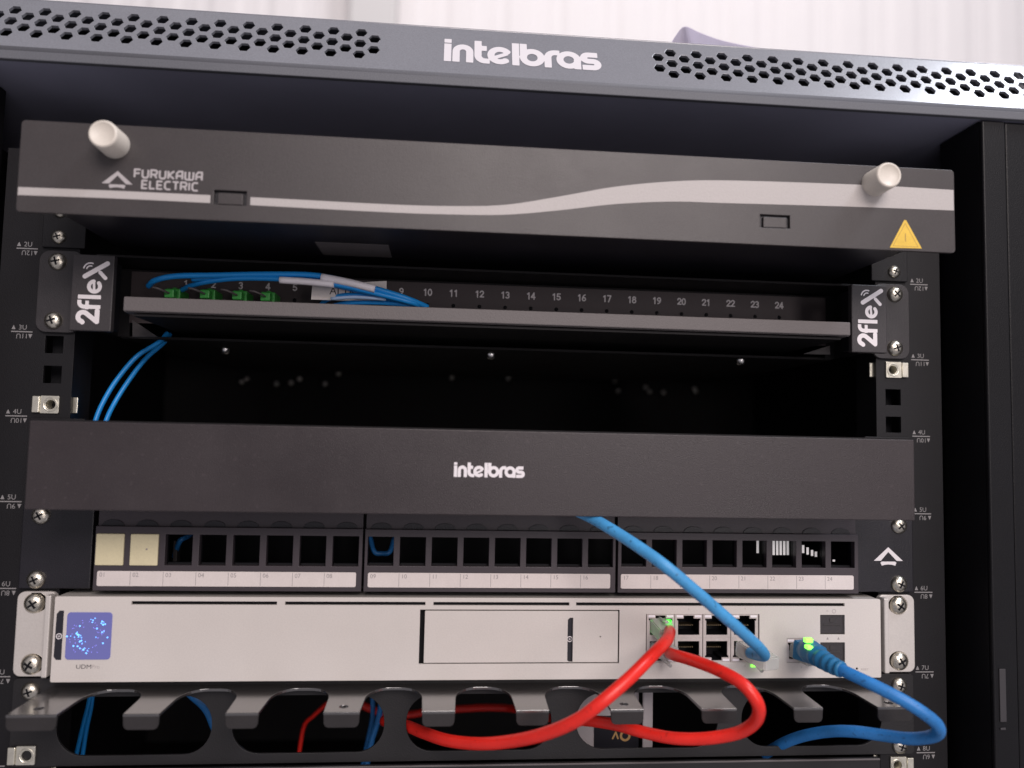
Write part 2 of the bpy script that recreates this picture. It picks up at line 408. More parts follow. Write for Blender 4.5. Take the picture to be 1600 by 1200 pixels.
# ------------------------------------------------------------------ shared small parts
def screw_mesh():
    g = G()
    g.lathe((0, 0, 0), (0, -1, 0), [(0, 4.6), (0.6, 4.6), (1.6, 4.1), (2.5, 2.9), (2.95, 1.6), (3.05, 0)], 28)
    me = bpy.data.meshes.new('screw')
    for v in g.b.verts: v.co *= MM
    g.b.to_mesh(me); g.b.free(); me.materials.append(M['steel']); return me
def slot_mesh():
    # cross recess: four wings sunk in the head, with raised burrs at the rim
    g = G()
    for k in range(2):
        t = bmesh.new(); bmesh.ops.create_cube(t, size=1)
        for v in t.verts: v.co = Vector((v.co.x*4.4, -2.72+v.co.y*0.75, v.co.z*0.95))
        g.add(t, Matrix.Rotation(math.radians(90*k), 4, 'Y'))
    me = bpy.data.meshes.new('cross_slot')
    for v in g.b.verts: v.co *= MM
    g.b.to_mesh(me); g.b.free(); me.materials.append(M['hole']); return me
SCREW, SLOT = screw_mesh(), slot_mesh()
def screw(parent, x, y, z, ang=0.0, s=1.0, washer=None, tilt=0.0):
    o = bpy.data.objects.new('screw', SCREW); link(o, parent)
    o.location = Vector((x, y, z))*MM-wloc(parent); o.rotation_euler = (tilt, math.radians(ang), tilt*0.6); o.scale = (s, s, s)
    c = bpy.data.objects.new('cross_slot', SLOT); link(c, o)
    return o

U = 44.45
# ------------------------------------------------------------------ wall behind
wall = bpy.data.objects.new('wall', None); COL.objects.link(wall); wall.location = (0, 1.5, 0); wall['kind'] = 'structure'
g = G(); g.box(-2200, 2600, 1512, 1530, -1500, 2600); g.build('wall_backing', 'wall', wall)
x = -2000; k = 0
pm = None
while x < 2400:
    wd = 150
    if pm is None:
        g = G()
        pr = [(0, 0), (18, -5), (70, -5), (88, 0), (118, 0), (124, -2), (130, 0), (150, 0)]
        for a, b in zip(pr, pr[1:]):
            g.quad((x+a[0], 1506+a[1], -1500), (x+b[0], 1506+b[1], -1500), (x+b[0], 1506+b[1], 2600), (x+a[0], 1506+a[1], 2600))
        pm = g.build('wall_panel', 'wall', wall); px0 = x
    else:
        c = bpy.data.objects.new('wall_panel', pm.data); link(c, wall); c.location = ((x-px0)*MM, 0, 0)
    x += wd; k += 1
g = G(); p = at(585, 30, 1380); g.box(p.x-62, p.x+48, 1400, 1496, -1500, 2600, 4)
tag(g.build('wall_post', 'wallg'), 'pale grey vertical post against the white sheet wall', 'post')

# ------------------------------------------------------------------ cabinet
rack = thing('network_rack', 'black network rack cabinet with grey honeycomb vented header', 'rack', (0, 0, -420))
HY, HZ0, HZ1 = -27.0, 90.5, 96.5      # header lip
SL = math.radians(24)
HL = 37.0
# sloped honeycomb face, drawn in its own plane (x, s) with s up the slope
hexes = []
R0 = 4.95; PX = 1.5*R0; PZ = math.sqrt(3)*R0
def hexa(cx, cz, r): return [(cx+r*math.cos(math.radians(60*k)), cz+r*math.sin(math.radians(60*k))) for k in range(6)]
sc = 19.3
xl = at(580, 74, -32).x; xr = at(1040, 98, -32).x
for side, xe in ((-1, xl), (1, xr)):
    for i in range(0, 40):
        cx = xe+side*i*PX
        if abs(cx) > 314: break
        if i == 0: rows = (-0.5, 0.5)
        elif i % 2 == 1: rows = (-1, 0, 1)
        else: rows = (-0.5, 0.5)
        for r in rows: hexes.append(hexa(cx, sc+r*PZ, R0*0.71))
me = flat_mesh([rect(-328, 328, 0, HL)]+hexes, 1.6, 0.18)
T = Matrix.Translation((0, HY+0.9, HZ1)) @ Matrix.Rotation(-SL, 4, 'X') @ XZ
g = G(); g.mesh(me, T); header = g.build('header_panel', 'header', rack)
g = G()
g.lathe((-328, HY+3.2, HZ1-1.0), (1, 0, 0), [(0, 0), (0, 3.4), (656, 3.4), (656, 0)], 32)
g.box(-328, 328, HY-0.2, HY+3, HZ0, HZ1-1.2, 0.5)
g.build('header_lip', 'headlip', rack)
topz = HZ1+HL*math.cos(SL); topy = HY+HL*math.sin(SL)
g = G(); g.box(-328, 328, topy-0.2, 430, topz-1.6, topz-0.1); g.build('roof', 'header', rack)
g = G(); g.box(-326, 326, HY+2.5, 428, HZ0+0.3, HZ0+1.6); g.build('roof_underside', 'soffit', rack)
g = G(); g.box(-326, 326, 14, 16, HZ0+2, topz-2); g.build('header_back', 'hole', rack)
kk = 86.0/11.93
me = strokes_mesh(scale_strokes(word_logo(), kk), 0.38)
pL = at(690, 100, -29)
g = G(); g.mesh(me, Matrix.Translation((0, HY+0.9, HZ1)) @ Matrix.Rotation(-SL, 4, 'X') @ Matrix.Translation((pL.x+1.0, -0.95, 9.6)) @ XZ)
g.build('lettering', 'headlogo', header)
# walls of the cabinet
for sx in (-1, 1):
    g = G(); a, b = sorted((sx*326, sx*328)); g.box(a, b, HY+3, 430, -420, HZ0+1); g.build('side_panel', 'rack', rack)
    g = G()
    a, b = sorted((sx*272, sx*286)); g.box(a, b, -25, -22, -420, HZ0-0.5, 1.0, 3)
    a, b = sorted((sx*272, sx*273.5)); g.box(a, b, -22, 12, -420, HZ0-0.5)
    fr = g.build('frame_post', 'frame', rack)
    g = G(); a, b = sorted((sx*286.6, sx*326)); g.box(a, b, -24.0, -21, -420, HZ0-0.5, 0.9); g.build('hinge_side_strip', 'frame', rack)
    if sx == 1:
        g = G(); p0 = at(1561, 1045, -25.3); p1 = at(1571, 1128, -25.3)
        g.box(p0.x, p1.x+0.6, -25.6, -25.05, p1.z, p0.z, 0.25); g.box(p0.x, p1.x, -25.6, -25.05, p1.z-4.2, p1.z-3, 0.2); g.build('hinge_slot', 'slot', fr)
g = G(); g.box(-326, 326, 428, 430, -420, HZ0); g.build('back_panel', 'inner', rack)
g = G(); g.box(-326, 326, -22, 428, -421, -419); g.build('floor_panel', 'inner', rack)
# rails with square holes
for sx in (-1, 1):
    holes = []
    for kU in range(-2, 9):
        for f in (6.35, 22.225, 38.1):
            zc = -U*kU-f
            if -415 < zc < 45: holes.append(rect(sx*232.56-4.75, sx*232.56+4.75, zc-4.75, zc+4.75))
    a, b = sorted((sx*222.5, sx*262))
    g = plate([rect(a, b, -418, 54)]+holes, 0, 2.0, 0.15)
    c, d = sorted((sx*222.5, sx*224.3)); g.box(c, d, 2.05, 22, -418, 54)
    rail = g.build('mounting_rail', 'rack', rack)
    g = G(); c, d = sorted((sx*226.5, sx*239)); g.box(c, d, 12, 13, -418, 54); g.build('rail_backing', 'hole', rack)
    for kU in range(-1, 8):
        g = G(); z = -U*kU; xc = sx*249.2
        g.box(xc-5.4, xc+5.4, -0.05, 0.0, z-0.28, z+0.28)
        put_text(g, '%dU' % (kU+2), xc+0.4, -0.04, z+2.2, 3.6)
        put_text(g, '%dU' % (12-kU), xc+0.3, -0.04, z-2.2, 3.6, math.pi)
        for (ax, az, up) in ((xc-4.2, z+2.2, 1), (xc+4.4, z-2.2, -1)):
            g.quad((ax-1.0, -0.04, az-1.0*up), (ax+1.0, -0.04, az-1.0*up), (ax+0.1, -0.04, az+1.1*up), (ax-0.1, -0.04, az+1.1*up))
        g.build('unit_mark', 'mark', rail, kind=None)

# sheet lying on the roof
g = G(); n = 14
front = [at(1046, 72, 12), at(1056, 55, 14), at(1070, 41, 18), at(1092, 50, 20), at(1125, 62, 22), at(1165, 71, 24), at(1210, 79, 26)]
front = smooth(front, 4)
back = [q+Vector((26, 55, -3)) for q in front]
for i in range(len(front)-1):
    g.quad(front[i], front[i+1], back[i+1], back[i])
    g.quad(*[q+Vector((0, 0, -0.5)) for q in (front[i+1], front[i], back[i], back[i+1])])
    g.quad(front[i], front[i]+Vector((0, 0, -0.5)), front[i+1]+Vector((0, 0, -0.5)), front[i+1])
tag(g.build('plastic_sheet', 'sheet'), 'lilac sheet with a curled corner lying on top of the rack', 'sheet')

# ------------------------------------------------------------------ fibre drawer (top unit)
DY = -62.0
dio = thing('fibre_distribution_unit', 'dark grey fibre drawer with pale wave stripe and two ivory knobs', 'fibre tray', (0, 0, 2))
cx0, cx1 = at(30, 260, DY).x, at(1491, 330, DY).x
cz0, cz1 = 3.3, 45.6
s1 = (at(333, 308, DY).x, at(386, 308, DY).x); s2 = (at(1187, 346, DY).x, at(1235, 346, DY).x)
zs1 = (at(360, 321, DY).z, at(360, 297, DY).z); zs2 = (at(1210, 357, DY).z, at(1210, 335, DY).z)
g = plate([rect(cx0, cx1, cz0, cz1, 1.6), rect(s1[0], s1[1], zs1[0], zs1[1]), rect(s2[0], s2[1], zs2[0], zs2[1])], DY, 2.0, 0.25)
cover = g.build('front_cover', 'dio', dio)
for (a, b), (c, d) in ((s1, zs1), (s2, zs2)):
    g = G(); g.box(a-2, b+2, DY+1.2+2, DY+1.2+2.6, c-2, d+2); g.build('latch_recess', 'hole', dio)
for (a, b), (c, d) in ((s1, zs1), (s2, zs2)):
    g = G(); g.box(a+2.0, b-1.9, DY+0.3, DY+6, c+0.5, d-1.3, 0.3); g.build('latch', 'dio', dio)
g = G(); g.box(-207, 207, DY+2.05, 230, 5.0, 42.5, 0.5); g.build('drawer_body', 'patch_ear', dio)
for sx in (-1, 1):
    g = G(); a, b = sorted((sx*219, sx*241)); g.box(a, b, -2.2, -0.2, 0.8, 43.6, 0.4); g.build('mounting_ear', 'rack', dio)
    screw(dio, sx*232.5, -2.2, 6.35, 20*sx, 0.8)
    screw(dio, sx*232.5, -2.2, 20.5, 50*sx, 0.8)
# wave stripe, with gap at the left latch
top = [(-224, 12.9)]; 
tp = [at(*q, DY) for q in ((24, 292), (200, 299), (400, 308.5), (600, 319), (700, 322), (790, 320), (880, 306), (960, 292), (1050, 283.5), (1140, 282), (1300, 287), (1400, 291.5), (1492, 297))]
bt = [at(*q, DY) for q in ((24, 304.5), (200, 311), (400, 321), (600, 331.5), (700, 335), (790, 335.5), (880, 328), (960, 319), (1050, 315), (1140, 317.5), (1300, 322), (1400, 325.5), (1492, 329))]
tp = smooth(tp, 6); bt = smooth(bt, 6)
xs = sorted(set([round(cx0+0.2+i*(cx1-cx0-0.4)/160, 3) for i in range(161)]+[s1[0]-1.2, s1[1]+1.6]))
def zi(L, x): return float(np.interp(x, [q.x for q in L], [q.z for q in L]))
g = G()
for a, b in zip(xs, xs[1:]):
    if a >= s1[0]-1.3 and b <= s1[1]+1.7: continue
    g.quad((a, DY-0.06, zi(bt, a)), (b, DY-0.06, zi(bt, b)), (b, DY-0.06, zi(tp, b)), (a, DY-0.06, zi(tp, a)))
g.build('wave_stripe', 'stripe', cover)
s = []
p = at(213, 277, DY)
w1, e1 = caps('FURUKAWA', 0, 0, 3.7, 0.2); w2, e2 = caps('ELECTRIC', 3.4, -5.0, 3.6, 0.2)
kx = 31.4/e1
s = [([(a*kx, b) for a, b in q], w, bt_) for q, w, bt_ in w1+w2]
me = strokes_mesh(s, 0.16)
g = G(); g.mesh(me, Matrix.Translation((p.x-0.8, DY-0.06, p.z)) @ XZ)
lo = at(183, 288, DY)
me = flat_mesh(tri_logo(13.6)); g.mesh(me, Matrix.Translation((lo.x, DY-0.06, lo.z+0.3)) @ XZ)
g.build('lettering', 'logo_dim', cover)
a, b, c = at(1414, 344, DY), at(1390, 388, DY), at(1440, 389, DY)
g = plate([[(b.x, b.z+0.3), (c.x, c.z+0.2), (a.x+0.5, a.z), (a.x-0.5, a.z)]], DY-0.2, 0.18)
st = g.build('warning_sticker', 'yellow', cover)
me = strokes_mesh([([(-6.6, 0.9), (6.6, 0.9), (0, 12.6), (-6.6, 0.9)], 0.13, False), ([(0, 3.6), (0, 7.2)], 0.3, False)], 0.12)
g = G(); g.mesh(me, Matrix.Translation((a.x, DY-0.23, b.z+0.4)) @ XZ); mat_o = mat('sticker_print', (0.42, 0.26, 0.06), 0.6); M['stp'] = mat_o
sh = M['sheet'].node_tree; tr = sh.nodes.new('ShaderNodeBsdfTranslucent'); tr.inputs[0].default_value = (0.86, 0.83, 0.90, 1)
mx = sh.nodes.new('ShaderNodeMixShader'); mx.inputs[0].default_value = 0.6
sh.links.new(sh.nodes['Principled BSDF'].outputs[0], mx.inputs[1]); sh.links.new(tr.outputs[0], mx.inputs[2]); sh.links.new(mx.outputs[0], sh.nodes['Material Output'].inputs[0])
g.build('sticker_print', 'stp', st)
for (px, py) in ((180, 226), (1366, 287)):
    q = at(px, py, DY)
    g = G(); g.lathe((q.x, DY, q.z), (0, -1, 0), [(0, 6.6), (12.4, 6.35), (13.2, 6.0), (13.5, 5.4), (13.2, 4.9), (12.9, 4.6), (12.8, 0)], 40)
    g.build('knob', 'knob', dio)
g = G(); a = atz(492, 378, 4.95); b = atz(607, 402, 4.95)  # pale rectangle on the drawer underside
g.box(a.x, b.x+2, min(a.y, b.y), max(a.y, b.y), 4.80, 4.96)
g.build('underside_rectangle', 'lip', dio)

# ------------------------------------------------------------------ 24 port fibre shelf
fx = thing('fibre_shelf', 'black fibre shelf numbered 1 to 24 with 2flex end blocks', 'fibre shelf', (0, 0, -42))
FB = -16.0
for sx in (-1, 1):
    a, b = sorted((sx*219.5, sx*241.3)); z0, z1 = -44.2, -1.2
    g = plate([rect(a, b, z0, z1, 5.0)], -2.2, 2.0, 0.3); g.build('mounting_ear', 'ear', fx)
    screw(fx, sx*232.5+0.3, -2.2, -6.9, 15+30*sx); screw(fx, sx*232.5, -2.2, -38.3, 70)
    if sx < 0: p0, p1 = at(111, 456, FB), at(176, 458, FB)
    else: p0, p1 = at(1331, 498, FB), at(1386, 499, FB)
    zt = at(145 if sx < 0 else 1357, 398 if sx < 0 else 445, FB).z; zb = at(140 if sx < 0 else 1357, 517 if sx < 0 else 551, FB).z
    g = G(); g.box(p0.x+2.5, p1.x-2.5, FB+4.1, -0.5, zb+2, zt-2); g.build('block_stem', 'hole', fx)
    g = G(); g.box(p0.x, p1.x, FB, FB+4, zb, zt, 0.5); blk = g.build('end_block', 'flex', fx)
    me = strokes_mesh([(p_, w_*0.88, b_) for p_, w_, b_ in scale_strokes(flex_strokes(), 8.3)], 0.22)
    g = G(); g.mesh(me, Matrix.Translation(((p0.x+p1.x)/2+4.6, FB-0.06, zb+3.4)) @ XZ @ Matrix.Rotation(math.pi/2, 4, 'Z')); g.build('lettering', 'logo', blk)
LY = -24.0
lz0, lz1 = at(700, 503, LY).z, at(700, 481, LY).z
lxa, lxb = at(192, 485, LY).x, at(1329, 505, LY).x
g = G()
g.box(lxa, lxb, LY, LY+2.0, lz0, lz1, 0.6, 3)
g.box(lxa, lxb, LY+2.05, 30, lz0-0.2, lz0+1.2)
g.build('shelf_lip', 'lip', fx)
g = G(); g.box(lxa+4, lxb-4, LY+3, 150, lz0-2.0, lz0-0.8); g.build('shelf_plate', 'inner', fx)
NY = 28.0
nzt = -5.0
g = G()
nxa, nxb = at(205, 445, NY).x, at(1290, 480, NY).x
g.box(nxa, nxb, NY, NY+1.2, lz0+1, at(700, 443, NY).z); g.build('number_panel', 'numpanel', fx)
npn = fx.children[-1] if fx.children else fx
for o in fx.children:
    if o.name.startswith('number_panel'): npn = o
ztop = at(700, 443, NY).z
g = G(); g.box(-214, 214, 0.5, 240, -2.6, -1.2, 0.3); g.box(-214, 214, NY+1.5, 240, ztop+0.2, ztop+1.4)
g.box(-214, nxa, NY+1.3, NY+2, -42, -3); g.box(nxb, 214, NY+1.3, NY+2, -42, -3)
g.box(-214, -212.6, 0.5, 240, -42, -2.8); g.box(212.6, 214, 0.5, 240, -42, -2.8); g.box(-212, 212, NY+4, 240, -42.6, -41.2)
g.build('chassis', 'inner', fx)
for sx in (-1, 1):   # triangular gussets under the shelf
    q = [at(207, 500, 10), at(207, 526, 10), at(246, 526, 10)] if sx < 0 else [at(1297, 540, 10), at(1297, 554, 10), at(1255, 553, 10)]
    g = plate([[(v.x, v.z) for v in q]], 10, 1.2); g.build('gusset', 'flex', fx)
NUMS = [291, 334, 376.5, 420, 462, 504, 546, 588, 628, 669, 709.5, 749.5, 789.5, 829.5, 869.5, 909, 948, 987.5, 1026.5, 1065, 1103.5, 1141.5, 1179.5, 1217.5]
n1 = at(291, 441, NY).x; n24 = at(1217.5, 477, NY).x
g = G(); gd = G(); gs = G()
for i in range(24):
    xx = n1+(n24-n1)*i/23; zz = -9.6
    z = at(NUMS[i], np.interp(NUMS[i], [291, 628, 949, 1217], [443, 455, 466.5, 477]), NY).z
    digits(g, str(i+1), xx, NY-0.06, z, 4.0)
    gd.lathe((xx, NY-0.02, z-7.6), (0, -1, 0), [(0, 1.15), (0.05, 1.15), (0.06, 0)], 12)
    gs.box(xx-6.0, xx+6.0, NY-0.5, NY-0.04, z-14, z-10.6)
g.build('printed_numbers', 'logo', npn); gd.build('pin_holes', 'hole', npn); gs.build('adapter_slots', 'hole', npn)
# tiny screws seen underneath
for (px, py) in ((352, 545), (767, 553), (1157, 562)):
    q = atz(px, py, -42.7)
    g = G(); g.lathe(q, (0, 0, -1), [(0, 2.7), (2.6, 2.6), (3.3, 1.6), (3.5, 0)], 20); g.build('underside_screw', 'glint', fx)
for (px, py) in ((378, 597), (386, 592), (432, 600), (455, 598), (468, 592), (508, 600), (529, 584), (706, 590), (794, 591), (961, 595), (966, 611), (1009, 605), (1015, 612), (1037, 613), (1085, 607), (1087, 612)):
    q = at(px, py, 420)
    g = G(); g.lathe(q, (0, -1, -0.4), [(0, 2.6), (1.2, 2.3), (2.0, 1.2), (2.2, 0)], 16); g.build('rear_rivet', 'glint', rack)

# sticker on the number panel
q0, q1, q2, q3 = at(486, 468, 3), at(604, 472, 3), at(604, 439, 3), at(488, 445, 3)
g = plate([[(v.x, v.z) for v in (q0, q1, q2, q3)]], 3, 0.3)
stk = tag(g.build('paper_sticker', 'sticker'), 'cream paper sticker on the number panel behind white fibre sleeves', 'sticker')
g = G(); v = at(520, 455, 2.9); put_text(g, 'ALTRV·1.5', v.x+11.5, 2.9, v.z, 6.0); g.build('sticker_print', 'ink2', stk)

# green connectors 1..4
for i, (px, py) in enumerate(((276, 461), (330, 462), (379, 464), (422, 466))):
    v = at(px, py, 18)
    t = thing('green_fibre_connector', ['leftmost green fibre connector, below the start of the blue cord loop', 'green fibre connector crossed by the end of the lower blue cord',
              'green fibre connector between the crossed one and the rightmost one', 'rightmost green fibre connector, nearest the white sleeves'][i], 'connector', (v.x, 18, v.z), 'green fibre connectors')
    g = G(); g.box(v.x-3.9, v.x+3.9, 12, 27, v.z-4.5, v.z+2.6, 0.7); g.box(v.x-2.6, v.x+2.6, 6, 12, v.z-3.6, v.z+1.2, 0.6); g.build('shell', 'green', t)
    g = G(); g.box(v.x-1.1, v.x+1.1, 14, 20, v.z+2.6, v.z+3.5, 0.3); g.build('key', 'green', t)
    g = G(); g.tube([(v.x, 6, v.z-1.2), (v.x-1.5, 2, v.z-0.6), (v.x-4, 0, v.z+0.2), (v.x-7, 1, v.z+0.8)], 0.6, 8, 6); g.build('fibre_tail', 'lip', t)

def cord(name, label, mt, pts, r, cat='cable', group=None, n=14, sub=10):
    P = [at(*p) for p in pts]
    t = thing(name, label, cat, P[0], group)
    g = G(); g.tube(P, r, n, sub); g.build('jacket', mt, t)
    return t
lp1 = cord('blue_fibre_cord', 'upper blue fibre cord looping over port numbers 1 to 9', 'fibre',
     [(232, 447, 6), (243, 438, 0), (275, 431.5, -4), (340, 430, -4), (420, 428.5, -6), (490, 430, -6), (545, 440, -5), (600, 455, -4), (640, 468, -2), (668, 480, 4)], 1.55, 'fibre cable', 'blue fibre cords over the shelf')
g = G(); g.tube([at(502, 433, -7), at(545, 441.5, -7), at(586, 451.5, -7)], 2.1, 12, 6); g.build('white_sleeve', 'sleeve', lp1)
lp2 = cord('blue_fibre_cord', 'lower blue fibre cord crossing number 2 into a long white sleeve', 'fibre',
     [(284, 453, 14), (300, 446, 6), (325, 440, 0), (370, 435, -4), (440, 436, -6), (520, 444, -6), (585, 458, -5), (640, 472, -2), (660, 480, 4)], 1.45, 'fibre cable', 'blue fibre cords over the shelf')
g = G(); g.tube([at(437, 437.5, -7.5), at(478, 440, -7.5), at(522, 444.5, -7.5)], 1.9, 12, 6); g.build('white_sleeve', 'sleeve', lp2)
cord('blue_fibre_cord', 'middle blue fibre cord running straight between the two others', 'fibre',
     [(300, 436, 0), (340, 434, -1), (400, 432.5, -2), (470, 434, -2), (530, 447, -3), (590, 460, -3), (640, 473, 0), (662, 481, 4)], 1.45, 'fibre cable', 'blue fibre cords over the shelf')
lp3 = cord('blue_fibre_cord', 'short dark blue fibre arc below the paper sticker', 'fibre',
     [(500, 478, 14), (512, 468, 8), (540, 461.5, 2), (585, 463, 0), (625, 470, 0), (655, 480, 6)], 1.35, 'fibre cable', 'blue fibre cords over the shelf')
g = G(); g.tube([at(517, 467, -1), at(555, 464.5, -2), at(603, 467.5, -2)], 1.0, 10, 6); g.build('pale_sleeve', 'palesleeve', lp3)
cord('blue_fibre_cord', 'lowest blue fibre cord skimming the grey shelf lip', 'fibre',
     [(510, 481, 10), (540, 474, 4), (590, 473, 2), (640, 477, 2), (668, 482, 6)], 1.3, 'fibre cable', 'blue fibre cords over the shelf')
cord('hanging_fibre_cord', 'left blue fibre hanging from the shelf down behind the lid', 'fibre',
     [(262, 520, 40), (248, 535, 36), (215, 556, 30), (185, 590, 26), (163, 625, 22), (149, 658, 18), (140, 700, 16)], 1.35, 'fibre cable', 'hanging blue fibres')
cord('hanging_fibre_cord', 'right blue fibre hanging from the shelf down behind the lid', 'fibre',
     [(266, 522, 48), (254, 537, 44), (228, 560, 38), (203, 592, 32), (180, 628, 27), (165, 660, 22), (156, 700, 20)], 1.35, 'fibre cable', 'hanging blue fibres')

# ------------------------------------------------------------------ cage nuts
def cage_nut(x, z, sx, label, grp='cage nuts in the rails', yo=0.0):
    t = thing('cage_nut', label, 'cage nut', (x, 0, z), grp)
    g = G(); g.mesh(flat_mesh([rect(x-4.6, x+4.6, z-4.5, z+4.5, 0.5), circ(x+0.6*sx*-1, z, 2.6, 20)], 1.0, 0.1), Matrix.Translation((0, -0.6, 0)) @ XZ)
    a, b = sorted((x+sx*4.7, x+sx*8.4)); g.box(a, b, -2.0, -0.9, z-4.3, z+4.3, 0.4)
    g.build('spring_cage', 'nut', t)
    g = G(); g.lathe((x-0.6*sx, 0, z), (0, -1, 0), [(-6, 2.7), (0.9, 2.7), (1.5, 3.3), (1.5, 3.7), (-0.2, 4.2), (-0.2, 2.7)], 24); g.build('threaded_nut', 'nut', t)
    g = G(); g.lathe((x-0.6*sx, 6, z), (0, -1, 0), [(0, 2.68), (0.1, 0)], 16); g.build('thread_hole', 'hole', t)
    g = G(); a, b = sorted((x-sx*8.4, x-sx*12.3)); g.box(a, b, 3, 4, z-4.2, z+4.2, 0.3); g.build('back_wing', 'nut', t)
    t.location.y += yo*MM
    return t
cage_nut(-232.56, -2*U+6.35, -1, 'silver cage nut in the left rail just above the black lid')
cage_nut(232.56, -U-6.35, 1, 'silver cage nut in the right rail under the 2flex block')
cage_nut(-232.56, -6*U+6.2, -1, 'silver cage nut in the left rail below the grey organizer', yo=-2.1)
cage_nut(232.56, -6*U-6.35, 1, 'silver cage nut at the foot of the right rail')
cage_nut(-232.56, -6*U-6.35, -1, 'silver cage nut at the foot of the left rail')

# ------------------------------------------------------------------ closed cable organizer with lid
CY = -45.0
co = thing('closed_organizer', 'black lidded cable organizer with white intelbras lettering', 'cable organizer', (0, 0, -3*U))
lx0, lx1 = at(42, 727, CY).x, at(1429, 750, CY).x
lzt, lzb = at(737, 672, CY).z, at(737, 805, CY).z
g = G(); g.box(lx0, lx1, CY, CY+1.5, lzb, lzt, 0.45, 3); lid = g.build('lid', 'lid', co)
g = G(); g.box(lx0+1, lx1-1, CY+1.5, CY+12, lzt-1.6, lzt-0.5, 0.2); g.box(lx0+1, lx1-1, CY+1.5, CY+12, lzb+0.5, lzb+1.6, 0.2); g.build('lid_edge', 'lid', co)
g = G(); g.box(-216, 216, CY+3, -0.5, -2*U-3, -2*U-1.8); g.box(-216, 216, -3, -1, -3*U+2, -2*U-4); g.build('trough', 'inner', co)
for sx in (-1, 1):
    a, b = sorted((sx*214, sx*241.3)); g = G(); g.box(a, b, -2.2, -0.2, -3*U+0.5, -2*U-0.8, 0.4); g.build('mounting_ear', 'rack', co)
v = at(709, 745, CY); v2 = at(820, 747, CY)
kk = (v2.x-v.x)/11.93
me = strokes_mesh(scale_strokes(word_logo(), kk), 0.17)
g = G(); g.mesh(me, Matrix.Translation((v.x, CY-0.06, at(765, 746, CY).z)) @ XZ); g.build('lettering', 'logo', lid)

# ------------------------------------------------------------------ patch panel
PY = -8.0
pp = thing('patch_panel', 'black 24 port patch panel with white label strips and two cream caps', 'patch panel', (0, 0, -4*U))
for sx in (-1, 1):
    a, b = sorted((sx*206, sx*241.3)); g = G(); g.box(a, b, -3.2, -0.2, -4*U+0.6, -3*U-0.6, 0.5); e_ = g.build('mounting_ear', 'patch_ear', pp)
    screw(pp, sx*232.5+0.4, -3.2, -3*U-6.6, 40*sx+10, 1.0); screw(pp, sx*232.5, -3.2, -4*U+6.9-1.6, 25*sx, 1.0)
    if sx == 1:
        v = at(1388, 876, -3.2)
        g = G(); g.mesh(flat_mesh(tri_logo(17.2)), Matrix.Translation((v.x, -3.28, v.z)) @ XZ); g.build('emblem', 'logo', e_)
mods = [((148, 566), (172, 540), (152, 556), 1), ((570, 962), (594.7, 938.5), (575, 953), 9), ((966, 1341), (990.5, 1317), (970, 1333), 17)]
capm = None
